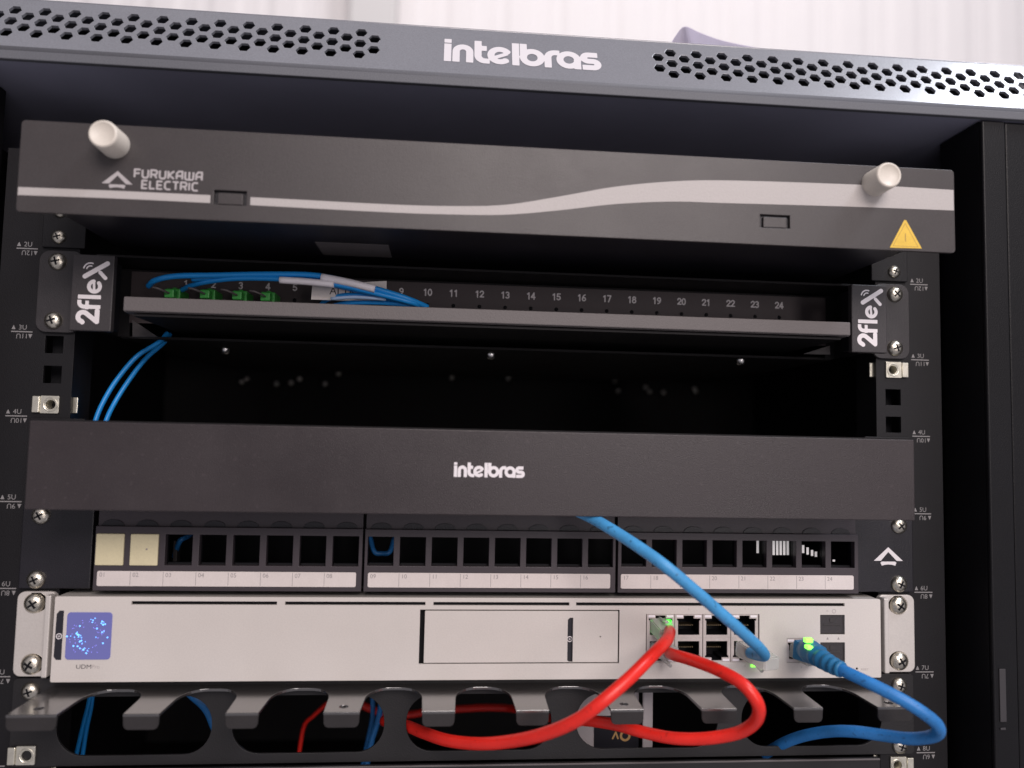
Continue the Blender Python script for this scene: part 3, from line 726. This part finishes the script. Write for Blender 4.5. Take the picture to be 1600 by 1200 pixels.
for mi, ((xa, xb), (c1, c8), (ls0, ls1), first) in enumerate(mods):
    pym = lambda x, y0, y1: y0+(y1-y0)*(x-148)/(1337-148)
    X0, X1 = at(xa, 860, PY).x, at(xb, 860, PY).x
    C1, C8 = at(c1, 860, PY).x, at(c8, 860, PY).x
    zt = at((c1+c8)/2, pym((c1+c8)/2, 833, 846), PY).z; zb = at((c1+c8)/2, pym((c1+c8)/2, 884, 888), PY).z
    cs = [C1+(C8-C1)*i/7 for i in range(8)]; hw = 7.05
    ztop, zbot = -3*U-1.0, -4*U+0.9
    g = plate([rect(X0+0.2, X1-0.2, zbot, zt+3.4)]+[rect(c-hw, c+hw, zb, zt, 0.4) for c in cs], PY, 4.0, 0.25)
    # sloping hood above the ports, with a shallow scoop over each
    for i, c in enumerate(cs):
        pass
    t = bmesh.new()
    g.box(X0+0.2, X1-0.2, PY+4.1, -0.4, zbot+0.2, zb-0.6); g.box(X0+0.2, X1-0.2, -5.6, -0.4, zt+3.6, ztop)
    mod = g.build('port_module', 'patch', pp)
    g = G()
    for c in cs:
        me = flat_mesh([arc(c, zt+3.8, 5.4, 0, 180, 10, 3.0)], 0.5, 0.1); g.mesh(me, Matrix.Translation((0, -5.8, 0)) @ XZ); bpy.data.meshes.remove(me)
    g.build('port_scoops', 'patch_ear', mod)
    for i, c in enumerate(cs):
        g = G()
        # open box behind each port
        y0, y1 = PY+4.0, -0.8
        g.quad((c-hw, y0, zb), (c+hw, y0, zb), (c+hw, y1, zb), (c-hw, y1, zb)); g.quad((c-hw, y0, zt), (c-hw, y1, zt), (c+hw, y1, zt), (c+hw, y0, zt))
        g.quad((c-hw, y0, zb), (c-hw, y1, zb), (c-hw, y1, zt), (c-hw, y0, zt)); g.quad((c+hw, y0, zb), (c+hw, y0, zt), (c+hw, y1, zt), (c+hw, y1, zb))
        g.box(c-hw+0.6, c+hw-0.6, y0, y0+2.5, zb+0.15, zb+1.1)
        g.build('port_frame', 'hole', pp)
        if mi == 0 and i < 2:
            g = G(); g.box(c-hw+0.1, c+hw-0.1, PY-0.9, PY+2, zb+0.1, zt-0.1, 0.5, 3)
            cp = g.build('port_cap', 'cream', pp)
            if i == 1:
                g = G(); g.lathe((c+1.4, PY-0.92, (zb+zt)/2+0.4), (0, -1, 0), [(0, 0.5), (0.03, 0.5), (0.04, 0)], 10); g.build('speck', 'ink', cp)
    la, lb = at(ls0, 905, PY).x, at(ls1, 905, PY).x
    xm = (ls0+ls1)/2
    z0, z1 = at(xm, pym(xm, 915, 921), PY).z, at(xm, pym(xm, 892, 899.5), PY).z
    g = plate([rect(la, lb, z0, z1, 0.8)], PY-0.5, 0.45, 0.1); ls = g.build('label_strip', 'paper', pp)
    g = G(); pit = (lb-la)/8
    for i in range(8):
        xx = la+pit*i
        if i: g.box(xx-0.12, xx+0.12, PY-0.53, PY-0.51, z0+0.3, z1-0.3)
        put_text(g, '%02d' % (first+i), xx+2.6, PY-0.53, z1-1.9, 3.1)
    g.build('printed_numbers', 'ink', ls)
# cable ends seen in the open ports; emissive bars imitate daylight from rear vents
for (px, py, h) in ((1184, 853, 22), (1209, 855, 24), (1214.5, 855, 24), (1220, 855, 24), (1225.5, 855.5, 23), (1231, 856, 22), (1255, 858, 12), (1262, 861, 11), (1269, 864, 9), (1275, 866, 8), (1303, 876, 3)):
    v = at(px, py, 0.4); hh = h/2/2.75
    g = G(); g.box(v.x-0.65, v.x+0.65, 0.4, 0.7, v.z-hh, v.z+hh); g.build('vent_glow_bar', 'glow', pp)
cord('inner_blue_cord', 'blue cord glimpsed through the ninth patch panel port', 'blue2', [(578, 838, 24), (585, 862, 20), (597, 865, 20), (609, 862, 20), (616, 840, 26)], 1.4, 'cable', 'blue cords inside the rack')
cord('inner_blue_cord', 'blue cord glimpsed through the third patch panel port', 'blue2', [(303, 832, 26), (292, 839, 24), (281, 846, 22), (272, 870, 30)], 1.4, 'cable', 'blue cords inside the rack')
g = G(); g.box(-206, 206, 62, 64, -4*U+1, -3*U-1); g.box(-206, 206, -0.3, 62, -4*U+0.8, -4*U+2); g.box(-206, 206, -0.3, 62, -3*U-2, -3*U-0.9); g.build('rear_housing', 'hole', pp)
g = G(); v = at(272, 862, 24); g.box(v.x-0.6, v.x+1.6, 24, 30, v.z-6, v.z+6, 0.3); g.build('port_latch', 'flex', pp)

# ------------------------------------------------------------------ rack router
RY = -10.0
ud = thing('rack_router', 'silver rack router with glowing blue screen and drive bay', 'router', (0, 0, -5*U))
rx0, rx1 = at(83, 990, RY).x, at(1376, 1000, RY).x
rz1 = (at(300, 931, RY).z+at(1200, 938, RY).z)/2; rz0 = (at(300, 1062, RY).z+at(1200, 1062, RY).z)/2
bx = (at(655, 995, RY).x, at(968, 995, RY).x); bz = (at(810, 1037.5, RY).z, at(810, 952.5, RY).z)
pb = (at(1009, 1000, RY).x, at(1187, 1000, RY).x); pbz = (at(1098, 1035.5, RY).z, at(1098, 959.5, RY).z)
wj = (at(1229, 1015, RY).x, at(1229, 1015, RY).x+15.2); wz = (at(1250, 1035.5, RY).z, at(1250, 997, RY).z)
sx_ = (at(1281.5, 1000, RY).x, at(1320.5, 1000, RY).x); sz1 = (at(1300, 992, RY).z, at(1300, 960.5, RY).z); sz2 = (at(1300, 1035.5, RY).z, at(1300, 1003.5, RY).z)
slits = []
for a, b in ((205, 433), (445, 665), (677, 890), (900, 1320)):
    A_, B_ = at(a, 941, RY), at(b, 943, RY); slits.append(rect(A_.x, B_.x, rz1-3.95, rz1-2.0))
tabz = (at(92, 1031, RY).z, at(92, 954, RY).z); tabx = (at(86, 990, RY).x, at(98, 990, RY).x)
rst = at(1339, 1045, RY)
g = plate([rect(rx0, rx1, rz0, rz1, 0.7)]+slits+[rect(bx[0], bx[1], bz[0], bz[1]), rect(pb[0], pb[1], pbz[0], pbz[1], 0.3), rect(wj[0], wj[1], wz[0], wz[1]),
          rect(sx_[0], sx_[1], sz1[0], sz1[1], 0.3), rect(sx_[0], sx_[1], sz2[0], sz2[1], 0.3), circ(rst.x, rst.z, 0.8, 12)], RY, 1.6, 0.12)
face = g.build('front_face', 'udm', ud)
g = G(); g.box(rx0+0.3, rx1-0.3, RY+18, 270, rz0+0.2, rz1-0.2)
for a, b, c, d in ((rx0+.3, rx1-.3, rz0+.2, rz0+1.2), (rx0+.3, rx1-.3, rz1-1.2, rz1-.2), (rx0+.3, rx0+1.3, rz0+1.3, rz1-1.3), (rx1-1.3, rx1-.3, rz0+1.3, rz1-1.3)): g.box(a, b, RY+1.65, RY+17.9, c, d)
g.build('body', 'udm_ear', ud)
g = G(); g.box(rx0+2, pb[0]-1, RY+2.6, RY+3.4, rz1-5.5, rz1-1.3); g.box(pb[0]-0.9, rx1-2, RY+2.6, RY+3.4, rz1-3.9, rz1-1.3); g.build('slit_backing', 'hole', ud)
g = G(); g.box(bx[0]-1, bx[1]+1, RY+4.5, RY+5.5, bz[0]-1, bz[1]+1); g.build('bay_recess', 'hole', ud); g = G(); g.box(rst.x-2, rst.x+2, RY+2.5, RY+3.0, rst.z-2, rst.z+2); g.build('reset_recess', 'hole', ud)
tb = (at(886.5, 1000, RY).x, at(895.5, 1000, RY).x)
tz = (bz[0]+0.4, at(890, 965, RY).z)
dt = at(938, 995, RY)
g = plate([rect(bx[0]+2.8, bx[1]-0.95, bz[0]+0.8, bz[1]-0.85, 0.2), [(tb[0], bz[0]+1.6), (tb[0]+1.2, bz[0]+0.7), (tb[1], bz[0]+0.7), (tb[1], tz[1]), (tb[0]+1.2, tz[1]), (tb[0], tz[1]-1.2)], circ(dt.x, dt.z, 0.5, 10)], RY+0.05, 1.6, 0.12)
bay = g.build('drive_bay_door', 'udm', ud)
g = G(); g.box(tb[0]-0.5, tb[1]+0.5, RY+2.0, RY+2.8, bz[0], tz[1]+0.8); g.build('pull_tab', 'tab', ud)
g = G(); zc = at(890, 1000, RY).z
g.mesh(flat_mesh([circ((tb[0]+tb[1])/2, zc, 1.55, 20), circ((tb[0]+tb[1])/2, zc, 1.1, 20)]), Matrix.Translation((0, RY+1.85, 0)) @ XZ)
g.mesh(strokes_mesh([([(-.6, 0), (.6, 0)], .14, True), ([(0, -.6), (0, .6)], .14, True)], .08), Matrix.Translation(((tb[0]+tb[1])/2, RY+1.85, zc)) @ XZ)
g.build('pull_tab_mark', 'logo', bay)
# screen and its side tab
tc = [(tabx[1], tabz[0]), (tabx[1], tabz[1]), (tabx[0]+1.6, tabz[1]), (tabx[0]+0.3, tabz[1]-1.6), (tabx[0], tabz[0]+1.6), (tabx[0]+1.2, tabz[0])]
g = plate([tc], RY-0.15, 0.14); tbo = g.build('screen_tab', 'tab', ud)
g = G(); v = at(92.5, 994, RY)
g.mesh(flat_mesh([circ(v.x, v.z, 1.5, 20), circ(v.x, v.z, 1.05, 20)]), Matrix.Translation((0, RY-0.2, 0)) @ XZ)
g.mesh(strokes_mesh([([(-.6, 0), (.6, 0)], .14, True), ([(0, -.6), (0, .6)], .14, True)], .08), Matrix.Translation((v.x, RY-0.2, v.z)) @ XZ)
g.build('screen_tab_mark', 'logo', tbo)
a, b = at(102, 1030, RY), at(176, 957, RY)
g = plate([rect(a.x, b.x, a.z, b.z, 1.6)], RY-0.45, 0.4, 0.12); scr = g.build('screen', 'screen', ud)
dots1 = G(); dots2 = G()
Z = lambda zx, zy: at(zx/3.75, 880+zy/3.75, RY-0.5)
for (zx, zy, r) in ((545, 335, .35), (541, 347, .32), (557, 323, .3), (598, 341, .42), (604, 360, .5), (616, 357, .4), (568, 383, .42), (598, 405, .38), (609, 399, .3), (629, 435, .38), (603, 469, .42), (562, 434, .28), (468, 368, .42), (452, 405, .3), (455, 419, .5), (462, 421, .42), (472, 424, .3), (477, 436, .3), (392, 429, .42), (414, 427, .25), (477, 454, .42), (467, 459, .42), (430, 485, .42), (454, 487, .42), (468, 499, .38), (488, 507, .48), (512, 512, .3), (505, 527, .42), (436, 434, .28), (481, 470, .3), (594, 352, .35), (500, 460, .22), (447, 412, .4), (460, 432, .35), (533, 330, .25), (608, 345, .25), (495, 498, .3), (520, 500, .2)):
    v = Z(zx, zy); dots1.lathe((v.x, RY-0.47, v.z), (0, -1, 0), [(0, r), (0.03, r), (0.05, 0)], 10)
for k in range(46):
    a_ = random.uniform(0, 6.28); rr = random.uniform(4.5, 9.5)
    v = Z(515, 430); q = Vector((v.x+rr*math.cos(a_), 0, v.z+rr*math.sin(a_)))
    if a.x+1 < q.x < b.x-1 and a.z+1 < q.z < b.z-1: dots2.lathe((q.x, RY-0.46, q.z), (0, -1, 0), [(0, .2), (0.02, .2), (0.03, 0)], 8)
dots1.build('light_dots', 'dot', scr); dots2.build('faint_dots', 'dotp', scr)
g = G(); v = at(137, 1042, RY); put_text(g, 'UDM', v.x-1.9, RY-0.05, v.z, 3.0, sx=1.15); g.build('model_print', 'ink2', face)
g = G(); put_text(g, 'Pro', v.x+3.9, RY-0.05, v.z, 2.7); v = at(1351, 1046, RY); put_text(g, 'RESET', v.x, RY-0.05, v.z, 1.6)
for i, px in enumerate((1033, 1076, 1120, 1164)):
    v = at(px, 952, RY); put_text(g, str(2*i+1), v.x, RY-0.05, v.z, 1.5); v = at(px, 1041, RY); put_text(g, str(2*i+2), v.x, RY-0.05, v.z, 1.5)
v = at(1252, 1043, RY); put_text(g, '9', v.x, RY-0.05, v.z, 1.7)
v = at(1303, 955, RY); g.mesh(flat_mesh([circ(v.x, v.z, 1.2, 14), circ(v.x, v.z, .85, 14)]), Matrix.Translation((0, RY-0.05, 0)) @ XZ); put_text(g, '10', v.x-4, RY-0.05, v.z, 1.6)
M['ink3'] = mat('faint_print', (0.42, 0.38, 0.37), 0.8)
g.build('small_print', 'ink3', face)
# ears with big screws
for sx in (-1, 1):
    if sx < 0: e0, e1 = at(26, 990, -2.5).x, at(86, 990, -2.5).x
    else: e0, e1 = at(1372, 1000, -2.5).x, at(1427, 1000, -2.5).x
    zt_, zb_ = rz1+0.6, rz0+1.2
    xo = e0 if sx < 0 else e1; xi = e1 if sx < 0 else e0
    sl = []
    for zz in (-4*U-6.5, -5*U+7.2): sl.append([(232.56*sx+sx*-0.6+5.4*math.cos(2*math.pi*k/24)*1.12, zz+5.4*math.sin(2*math.pi*k/24)) for k in range(24)])
    lo_, hi_ = sorted((xo, xi))
    ol = rect(lo_, hi_, zb_, zt_, 3.2)
    g = plate([ol]+sl, -3.2, 2.6, 0.5)
    c, d = sorted((xi-sx*0.2, xi+sx*2.6)); g.box(c, d, RY+0.6, -3.3, zb_+0.6, zt_-0.2, 0.6)
    er = g.build('mounting_ear', 'udm_ear', ud)
    screw(ud, 232.56*sx-0.3, -2.4, -4*U-6.8, 35*sx, 1.12, tilt=0.05); screw(ud, 232.56*sx, -2.4, -5*U+6.9, 60*sx, 1.12, tilt=-0.04)
# network sockets
def jack(cx, cz, up, name='network_socket'):
    """one RJ45 socket: light frame with stepped opening, dark inside, gold contacts"""
    s = 1 if up else -1; W = 7.55; H = 6.35
    op = [(-6.0, -4.9), (6.0, -4.9), (6.0, 2.7), (6.6, 2.7), (6.6, 4.0), (2.9, 4.0), (2.9, 5.6), (-2.9, 5.6), (-2.9, 4.0), (-6.6, 4.0), (-6.6, 2.7), (-6.0, 2.7)]
    hole = [(cx+a, cz+s*b) for a, b in op]
    g = plate([rect(cx-W, cx+W, cz-H, cz+H), hole], RY+0.5, 1.0, 0.08)
    fr = g.build(name, 'jack', ud)
    g = G()
    n = len(hole)
    for i in range(n):
        (ax, az), (bx_, bz_) = hole[i], hole[(i+1) % n]
        g.quad((ax, RY+1.5, az), (bx_, RY+1.5, bz_), (bx_, RY+14, bz_), (ax, RY+14, az))
    g.box(cx-7, cx+7, RY+14, RY+15, cz-6, cz+6)
    g.build('socket_inside', 'hole', fr)
    g = G()
    for k in range(8):
        xx = cx-3.6+k*1.03; g.box(xx-0.22, xx+0.22, RY+5, RY+12, cz+s*-0.6-0.2, cz+s*-0.6+0.2)
    g.build('contacts', 'brass', fr)
    g = G(); zl = cz+s*5.15
    g.box(cx-6.9, cx-3.2, RY+0.2, RY+0.55, zl-0.6, zl+0.6, 0.15); g.box(cx+3.2, cx+6.9, RY+0.2, RY+0.55, zl-0.6, zl+0.6, 0.15); g.build('led_window', 'sleeve', fr)
    return fr
cxs = [at(px, 998, RY).x for px in (1032.5, 1076.5, 1120.5, 1164)]
zu = (pbz[1]*0.75+pbz[0]*0.25); zl_ = (pbz[1]*0.25+pbz[0]*0.75)
for c in cxs: jack(c, zu, True); jack(c, zl_, False)
jack((wj[0]+wj[1])/2, (wz[0]+wz[1])/2, True)
for (a_, b_) in (sz1, sz2):
    g = G(); g.box(sx_[0]+0.4, sx_[1]-0.4, RY+0.9, RY+8, a_+0.4, b_-0.4, 0.4); o = g.build('fibre_module_slot', 'flex', ud)
    g = G(); xm = (sx_[0]+sx_[1])/2; zm = (a_+b_)/2; g.box(xm-5, xm+5, RY+0.6, RY+0.95, zm-0.4, zm+0.3, 0.1); g.box(xm-1.2, xm+1.2, RY+0.6, RY+0.95, zm+1.2, zm+3.4, 0.1); g.build('slot_flap', 'gapm', o)
g = G(); zc = (sz1[0]+sz2[1])/2
for px in (1293, 1310):
    v = at(px, 997.5, RY); g.quad((v.x-.7, RY-.05, v.z-.6), (v.x+.7, RY-.05, v.z-.6), (v.x+.05, RY-.05, v.z+.7), (v.x-.05, RY-.05, v.z+.7))
g.build('slot_arrows', 'ink', face)

# ------------------------------------------------------------------ plugs and patch cords
def plug(g, c, d, w=11.6, h=8.0, L=20):
    """clear RJ45 plug body from point c along direction d (towards the viewer)"""
    d = Vector(d).normalized(); q = d.to_track_quat('Y', 'Z').to_matrix().to_4x4()
    t = bmesh.new(); bmesh.ops.create_cube(t, size=1)
    for v in t.verts:
        k = 1.0 if v.co.y < 0 else 0.80
        v.co = Vector((v.co.x*w*k, (v.co.y+0.5)*L, v.co.z*h*k))
    bmesh.ops.bevel(t, geom=t.edges[:], offset=0.6, segments=2, affect='EDGES')
    g.add(t, Matrix.Translation(c) @ q)
def latch(g, c, d, up, L=16):
    c = Vector(c); d = Vector(d).normalized()
    g.tube([c+Vector((0, 0, up*3.6)), c+d*L*0.6+Vector((0, 0, up*5.0)), c+d*L+Vector((0, 0, up*6.6))], 1.0, 8, 4)

rA = thing('red_patch_cord', 'red patch cord leaving the router down to the left', 'cable', (cxs[0], RY, zu), 'red patch cords')
c0 = Vector((cxs[0], RY+4, zu)); d0 = Vector((0.10, -1, -0.22))
g = G(); plug(g, c0, d0, 11.4, 7.8, 13); latch(g, c0, d0, 1, 12); g.build('clear_plug', 'clear', rA)
g = G(); g.tube([at(1046, 986, -14), at(1046, 989, -25), at(1041, 1001, -42), at(1018, 1025, -60), at(985, 1058, -70), at(940, 1097, -74), at(900, 1126, -70), at(850, 1147, -60), at(800, 1158, -48), at(750, 1162, -36), at(700, 1157, -22), at(660, 1144, -8), at(632, 1133, 8), at(600, 1126, 22)], 3.05, 18, 10)
g.build('jacket', 'red', rA)
v = at(1044, 976, -10.6)
g = G(); g.box(v.x-1.5, v.x+1.9, RY-0.8, RY-0.2, v.z-2.9, v.z+2.7, 0.3); led = g.build('lit_led', 'led', ud)
g = G(); g.box(v.x-1.2, v.x+0.4, RY-1.2, RY-0.85, v.z+0.9, v.z+2.3, 0.3); g.box(v.x-1.1, v.x+0.9, RY-1.2, RY-0.85, v.z-2.6, v.z-1.5, 0.3); g.build('led_core', 'ledhot', led)

rB = thing('red_patch_cord', 'red patch cord looping right from the router socket and back left', 'cable', (cxs[0], RY, zl_), 'red patch cords')
c0 = Vector((cxs[0], RY+4, zl_)); d0 = Vector((0.22, -1, 0.08))
g = G(); plug(g, c0, d0, 11.4, 7.8, 14); latch(g, c0, d0, -1, 13); g.build('clear_plug', 'clear', rB)
g = G(); g.tube([at(1046, 1020, -18), at(1052, 1023, -28), at(1080, 1031, -42), at(1120, 1046, -58), at(1158, 1067, -70), at(1180, 1092, -74), at(1186, 1112, -72), at(1177, 1131, -66), at(1150, 1146, -58), at(1100, 1154, -50), at(1050, 1153, -42), at(1005, 1144, -32), at(965, 1133, -22), at(930, 1127, -12), at(895, 1124, 2)], 3.0, 18, 10)
g.build('jacket', 'red', rB)

bA = thing('blue_patch_cord', 'light blue patch cord slanting from the black lid to a clear plug', 'cable', (cxs[3], RY, zl_), 'blue patch cords')
c0 = Vector((cxs[3]+1, RY+4, zl_+0.5)); d0 = Vector((0.25, -1, -0.10))
g = G(); plug(g, c0, d0, 11.6, 8.4, 24); latch(g, c0, d0, -1, 16); g.build('clear_plug', 'clear', bA)
g = G(); g.tube([at(1172, 1020, -22), at(1186, 1024, -32), at(1194, 1024, -42), at(1188, 1014, -52), at(1170, 997, -60), at(1125, 957, -68), at(1050, 893, -72), at(1000, 856, -62), at(950, 824, -48), at(918, 806, -38), at(880, 790, -28), at(850, 780, -20)], 2.85, 18, 10)
g.build('jacket', 'blue', bA)
v = at(1180, 1041.5, RY-2)
g = G(); g.box(v.x-1.8, v.x+1.8, RY-0.8, RY-0.2, v.z-0.7, v.z+0.8, 0.3); led = g.build('lit_led', 'ledhot', ud)

wc = Vector(((wj[0]+wj[1])/2, RY+4, (wz[0]+wz[1])/2))
bB = thing('blue_patch_cord', 'royal blue patch cord with ribbed boot looping at the right rail', 'cable', wc, 'blue patch cords')
d0 = Vector((0.34, -1, -0.22))
g = G(); plug(g, wc, d0, 11.4, 8.0, 14); g.build('clear_plug', 'clear', bB)
gb = G(); plug(gb, at(1252, 1012.5, -14.5), (0.36, -1, -0.10), 12.8, 10.0, 13)
path = [at(1256, 1014, -16), at(1266, 1018, -27), at(1280, 1027, -38), at(1298, 1038, -47), at(1316, 1047, -54)]
P = smooth(path, 10); n = len(P)-1
def boot_r(u):
    base = 6.0
    if u < 0.28: base = 4.6+1.6*(u/0.28)
    elif u > 0.42: base = 4.9-1.4*(u-0.42)/0.58+(0.45 if int((u-0.42)*16) % 2 == 0 else -0.25)
    else: base = 6.2-1.3*(u-0.28)/0.14
    return base
g = gb; g.tube(path, boot_r, 22, 12); g.build('boot', 'boot', bB)
g = G(); g.tube([at(1306, 1042, -50), at(1322, 1050, -56), at(1360, 1068, -66), at(1405, 1091, -74), at(1440, 1112, -78), at(1463, 1131, -78), at(1466, 1145, -74), at(1450, 1152, -68), at(1420, 1154, -60), at(1380, 1149, -50), at(1335, 1143, -40), at(1295, 1143, -28), at(1255, 1150, -14), at(1225, 1161, -2), at(1195, 1178, 14)], 2.95, 18, 10)
g.build('jacket', 'blue2', bB)
v = at(1265, 1001.5, -34)
g = G(); g.box(v.x-2.1, v.x+2.1, -34, -31, v.z-1.2, v.z+1.2, 0.5); g.build('lit_led', 'ledhot', bB)
v = at(1266, 1012.5, -37); g = G(); g.box(v.x-1.4, v.x+1.8, -37, -33, v.z-1.1, v.z+0.9, 0.5); g.build('lit_led', 'ledhot', bB)

# ------------------------------------------------------------------ open finger organizer
OZ = -226.2; OF = -43.5
og = thing('finger_organizer', 'grey open cable organizer with curved fingers under the router', 'cable organizer', (0, 0, -6*U))
fing = [(193, 248), (353, 403), (506, 561), (660, 710), (807, 857), (955, 1005), (1097, 1150), (1241, 1285)]
fm = [((at(a, 1120, OF).x), (at(b, 1120, OF).x)) for a, b in fing]
XL, XR = -222.0, 214.0
gaps = []
left = at(88, 1120, OF).x
edges = [left]
for a, b in fm: edges += [a, b]
edges.append(at(1372, 1105, OF).x)
gaps = [(edges[2*i], edges[2*i+1]) for i in range(9)]
def gap_outline(a, b, yf, yb, r):
    """U cut from the front edge back to yb, from left to right, corners rounded"""
    rx, ry = 11.5, 17.0; k = 0.6
    out = [(a, yf), (a+k, yb-ry)]
    out += [(a+k+rx-rx*math.cos(t), yb-ry+ry*math.sin(t)) for t in [math.radians(90*q/9) for q in range(1, 10)]]
    out += [(b-k-rx+rx*math.sin(t), yb-ry+ry*math.cos(t)) for t in [math.radians(90*q/9) for q in range(0, 10)]]
    out += [(b, yf)]
    return out
outl = [(XL+2, -0.4), (XL, -4), (XL, OF)]
for a, b in gaps: outl += gap_outline(a, b, OF, -8.5, 12.5)
outl += [(XR, OF), (XR, -4), (XR-2, -0.4)]
hl = []
for px, py in ((61, 1107), (537, 1104), (975, 1100), (1388, 1098)):
    v = atz(px, py, OZ); hl.append(circ(v.x, v.y, 2.4, 16))
me = flat_mesh([outl]+hl, 1.4, 0.2)
g = G(); g.mesh(me, Matrix.Translation((0, 0, OZ-0.7))); g.build('top_plate', 'org', og)
segs = [(XL, gaps[0][0])]+fm+[(gaps[8][1], XR)]
for a, b in segs:
    g = plate([[(a, OZ-1.3), (a+0.2, OZ-5.2), (a+0.8, OZ-6.5), (a+2.0, OZ-7.1), (b-2.0, OZ-7.1), (b-0.8, OZ-6.5), (b-0.2, OZ-5.2), (b, OZ-1.3)]], OF-0.2, 1.4, 0.2)
    g.box(a+0.05, b-0.05, OF-0.1, OF+1.2, OZ-1.35, OZ-0.35, 0.3)
    g.build('finger', 'orgtab', og)
ops = [(88, 332), (362, 601), (634, 862), (900, 1122), (1158, 1378)]
hs = []
for a, b in ops:
    A_, B_ = at(a, 1130, -1.8).x, at(b, 1125, -1.8).x
    hs.append(rect(A_, B_, -6*U+5.0, OZ-5.6, 14.2, 8))
g = plate([rect(-241, 241, -6*U+0.4, -5*U-0.6, 2)]+hs, -2.0, 1.6, 0.2); g.build('back_plate', 'orgback', og)
for sx in (-1, 1):
    screw(og, sx*232.5, -2.2, -5*U-6.6, 20*sx, 0.95)
screw(og, 232.5, -2.2, -6*U+5.0, 20, 0.95)
# unit below: front edge and oval openings just in frame
b2 = thing('lower_organizer', 'dark lower organizer plate at the bottom edge of the photo', 'cable organizer', (0, 0, -7*U))
hs = []
for a, b in ((215, 335), (525, 660), (1135, 1240), (1265, 1345)):
    A_, B_ = at(a, 1210, -4).x, at(b, 1210, -4).x; hs.append(rect(A_, B_, -7*U+5, -6*U-6.2, 12, 8))
g = plate([rect(-219, 219, -7*U+0.4, -6*U-0.8, 0.8)]+hs, -5.0, 2.0, 0.3); g.build('back_plate', 'orgback', b2)
g = G(); g.box(-219, 219, -5.6, -4.6, -6*U-1.5, -6*U-0.6, 0.2); g.build('edge_strip', 'lip', b2)

# what shows through the organizer openings
def inner(label, mt, pts, r, name='inner_blue_cord', grp='cords behind the organizer'):
    return cord(name, label, mt, pts, r, 'cable', grp, 10, 8)
inner('blue fibre behind the first organizer opening, left strand', 'fibre', [(142, 1060, 60), (139, 1095, 64), (128, 1140, 68), (118, 1185, 72)], 1.3)
inner('blue fibre behind the first organizer opening, right strand', 'fibre', [(146, 1060, 64), (143, 1100, 68), (135, 1140, 72), (128, 1187, 76)], 1.3)
inner('blue cord arching behind the second finger gap', 'blue2', [(283, 1068, 30), (303, 1086, 32), (325, 1108, 34), (345, 1150, 40), (380, 1180, 50)], 3.0)
inner('dark blue cord behind the gap left of the centre', 'blue2', [(599, 1075, 90), (592, 1120, 95), (580, 1160, 98), (572, 1200, 100)], 2.0)
inner('teal blue cord beside the dark blue one behind the organizer', 'blue2', [(582, 1070, 100), (582, 1120, 104), (574, 1160, 108), (566, 1200, 112)], 1.6)
inner('red cord running level behind the central finger gap', 'red', [(540, 1085, 150), (575, 1106, 150), (620, 1118, 150), (680, 1110, 150), (710, 1108, 150), (760, 1105.5, 150), (807, 1108, 140), (850, 1120, 90), (890, 1124, 50)], 2.7, 'inner_red_cord')
inner('thin red cord curving behind the third finger gap', 'red', [(512, 1098, 130), (490, 1118, 134), (475, 1135, 138), (466, 1185, 142)], 1.5, 'inner_red_cord')
# white adapter
wa = thing('power_adapter', 'white adapter with dark label seen through the organizer opening', 'adapter', tuple(at(950, 1180, 30)), None)
a, b = at(880, 1178, 26), at(1000, 1062, 26)
g = G(); g.box(a.x, b.x, 26, 60, a.z, b.z, 2.0); g.build('case', 'white', wa)
a, b = at(928, 1170, 25.6), at(998, 1118, 25.6)
g = plate([rect(a.x, b.x, a.z, b.z, 0.8)], 25.4, 0.4); lb_ = g.build('dark_label', 'tab', wa)
v = at(973, 1150, 25)
M['amber'] = mat('amber_print', (0.42, 0.25, 0.10), 0.6)
g = G(); g.mesh(flat_mesh([circ(v.x+1.5, v.z, 3.2, 20), circ(v.x+1.5, v.z, 1.8, 20)]), Matrix.Translation((0, 25.3, 0)) @ XZ)
g.mesh(strokes_mesh([([(-2.0, -1.8), (0, 2.0), (1.4, -1.8)], .5, True)], .2), Matrix.Translation((v.x-4, 25.3, v.z)) @ XZ); g.build('label_print', 'amber', lb_)
a, b = at(1004, 1180, 22), at(1021, 1062, 22)
g = G(); g.box(a.x, b.x, 22, 24, a.z, b.z, 0.8); tag(g.build('white_strip', 'white'), 'narrow white upright strip beside the adapter behind the organizer', 'strip')
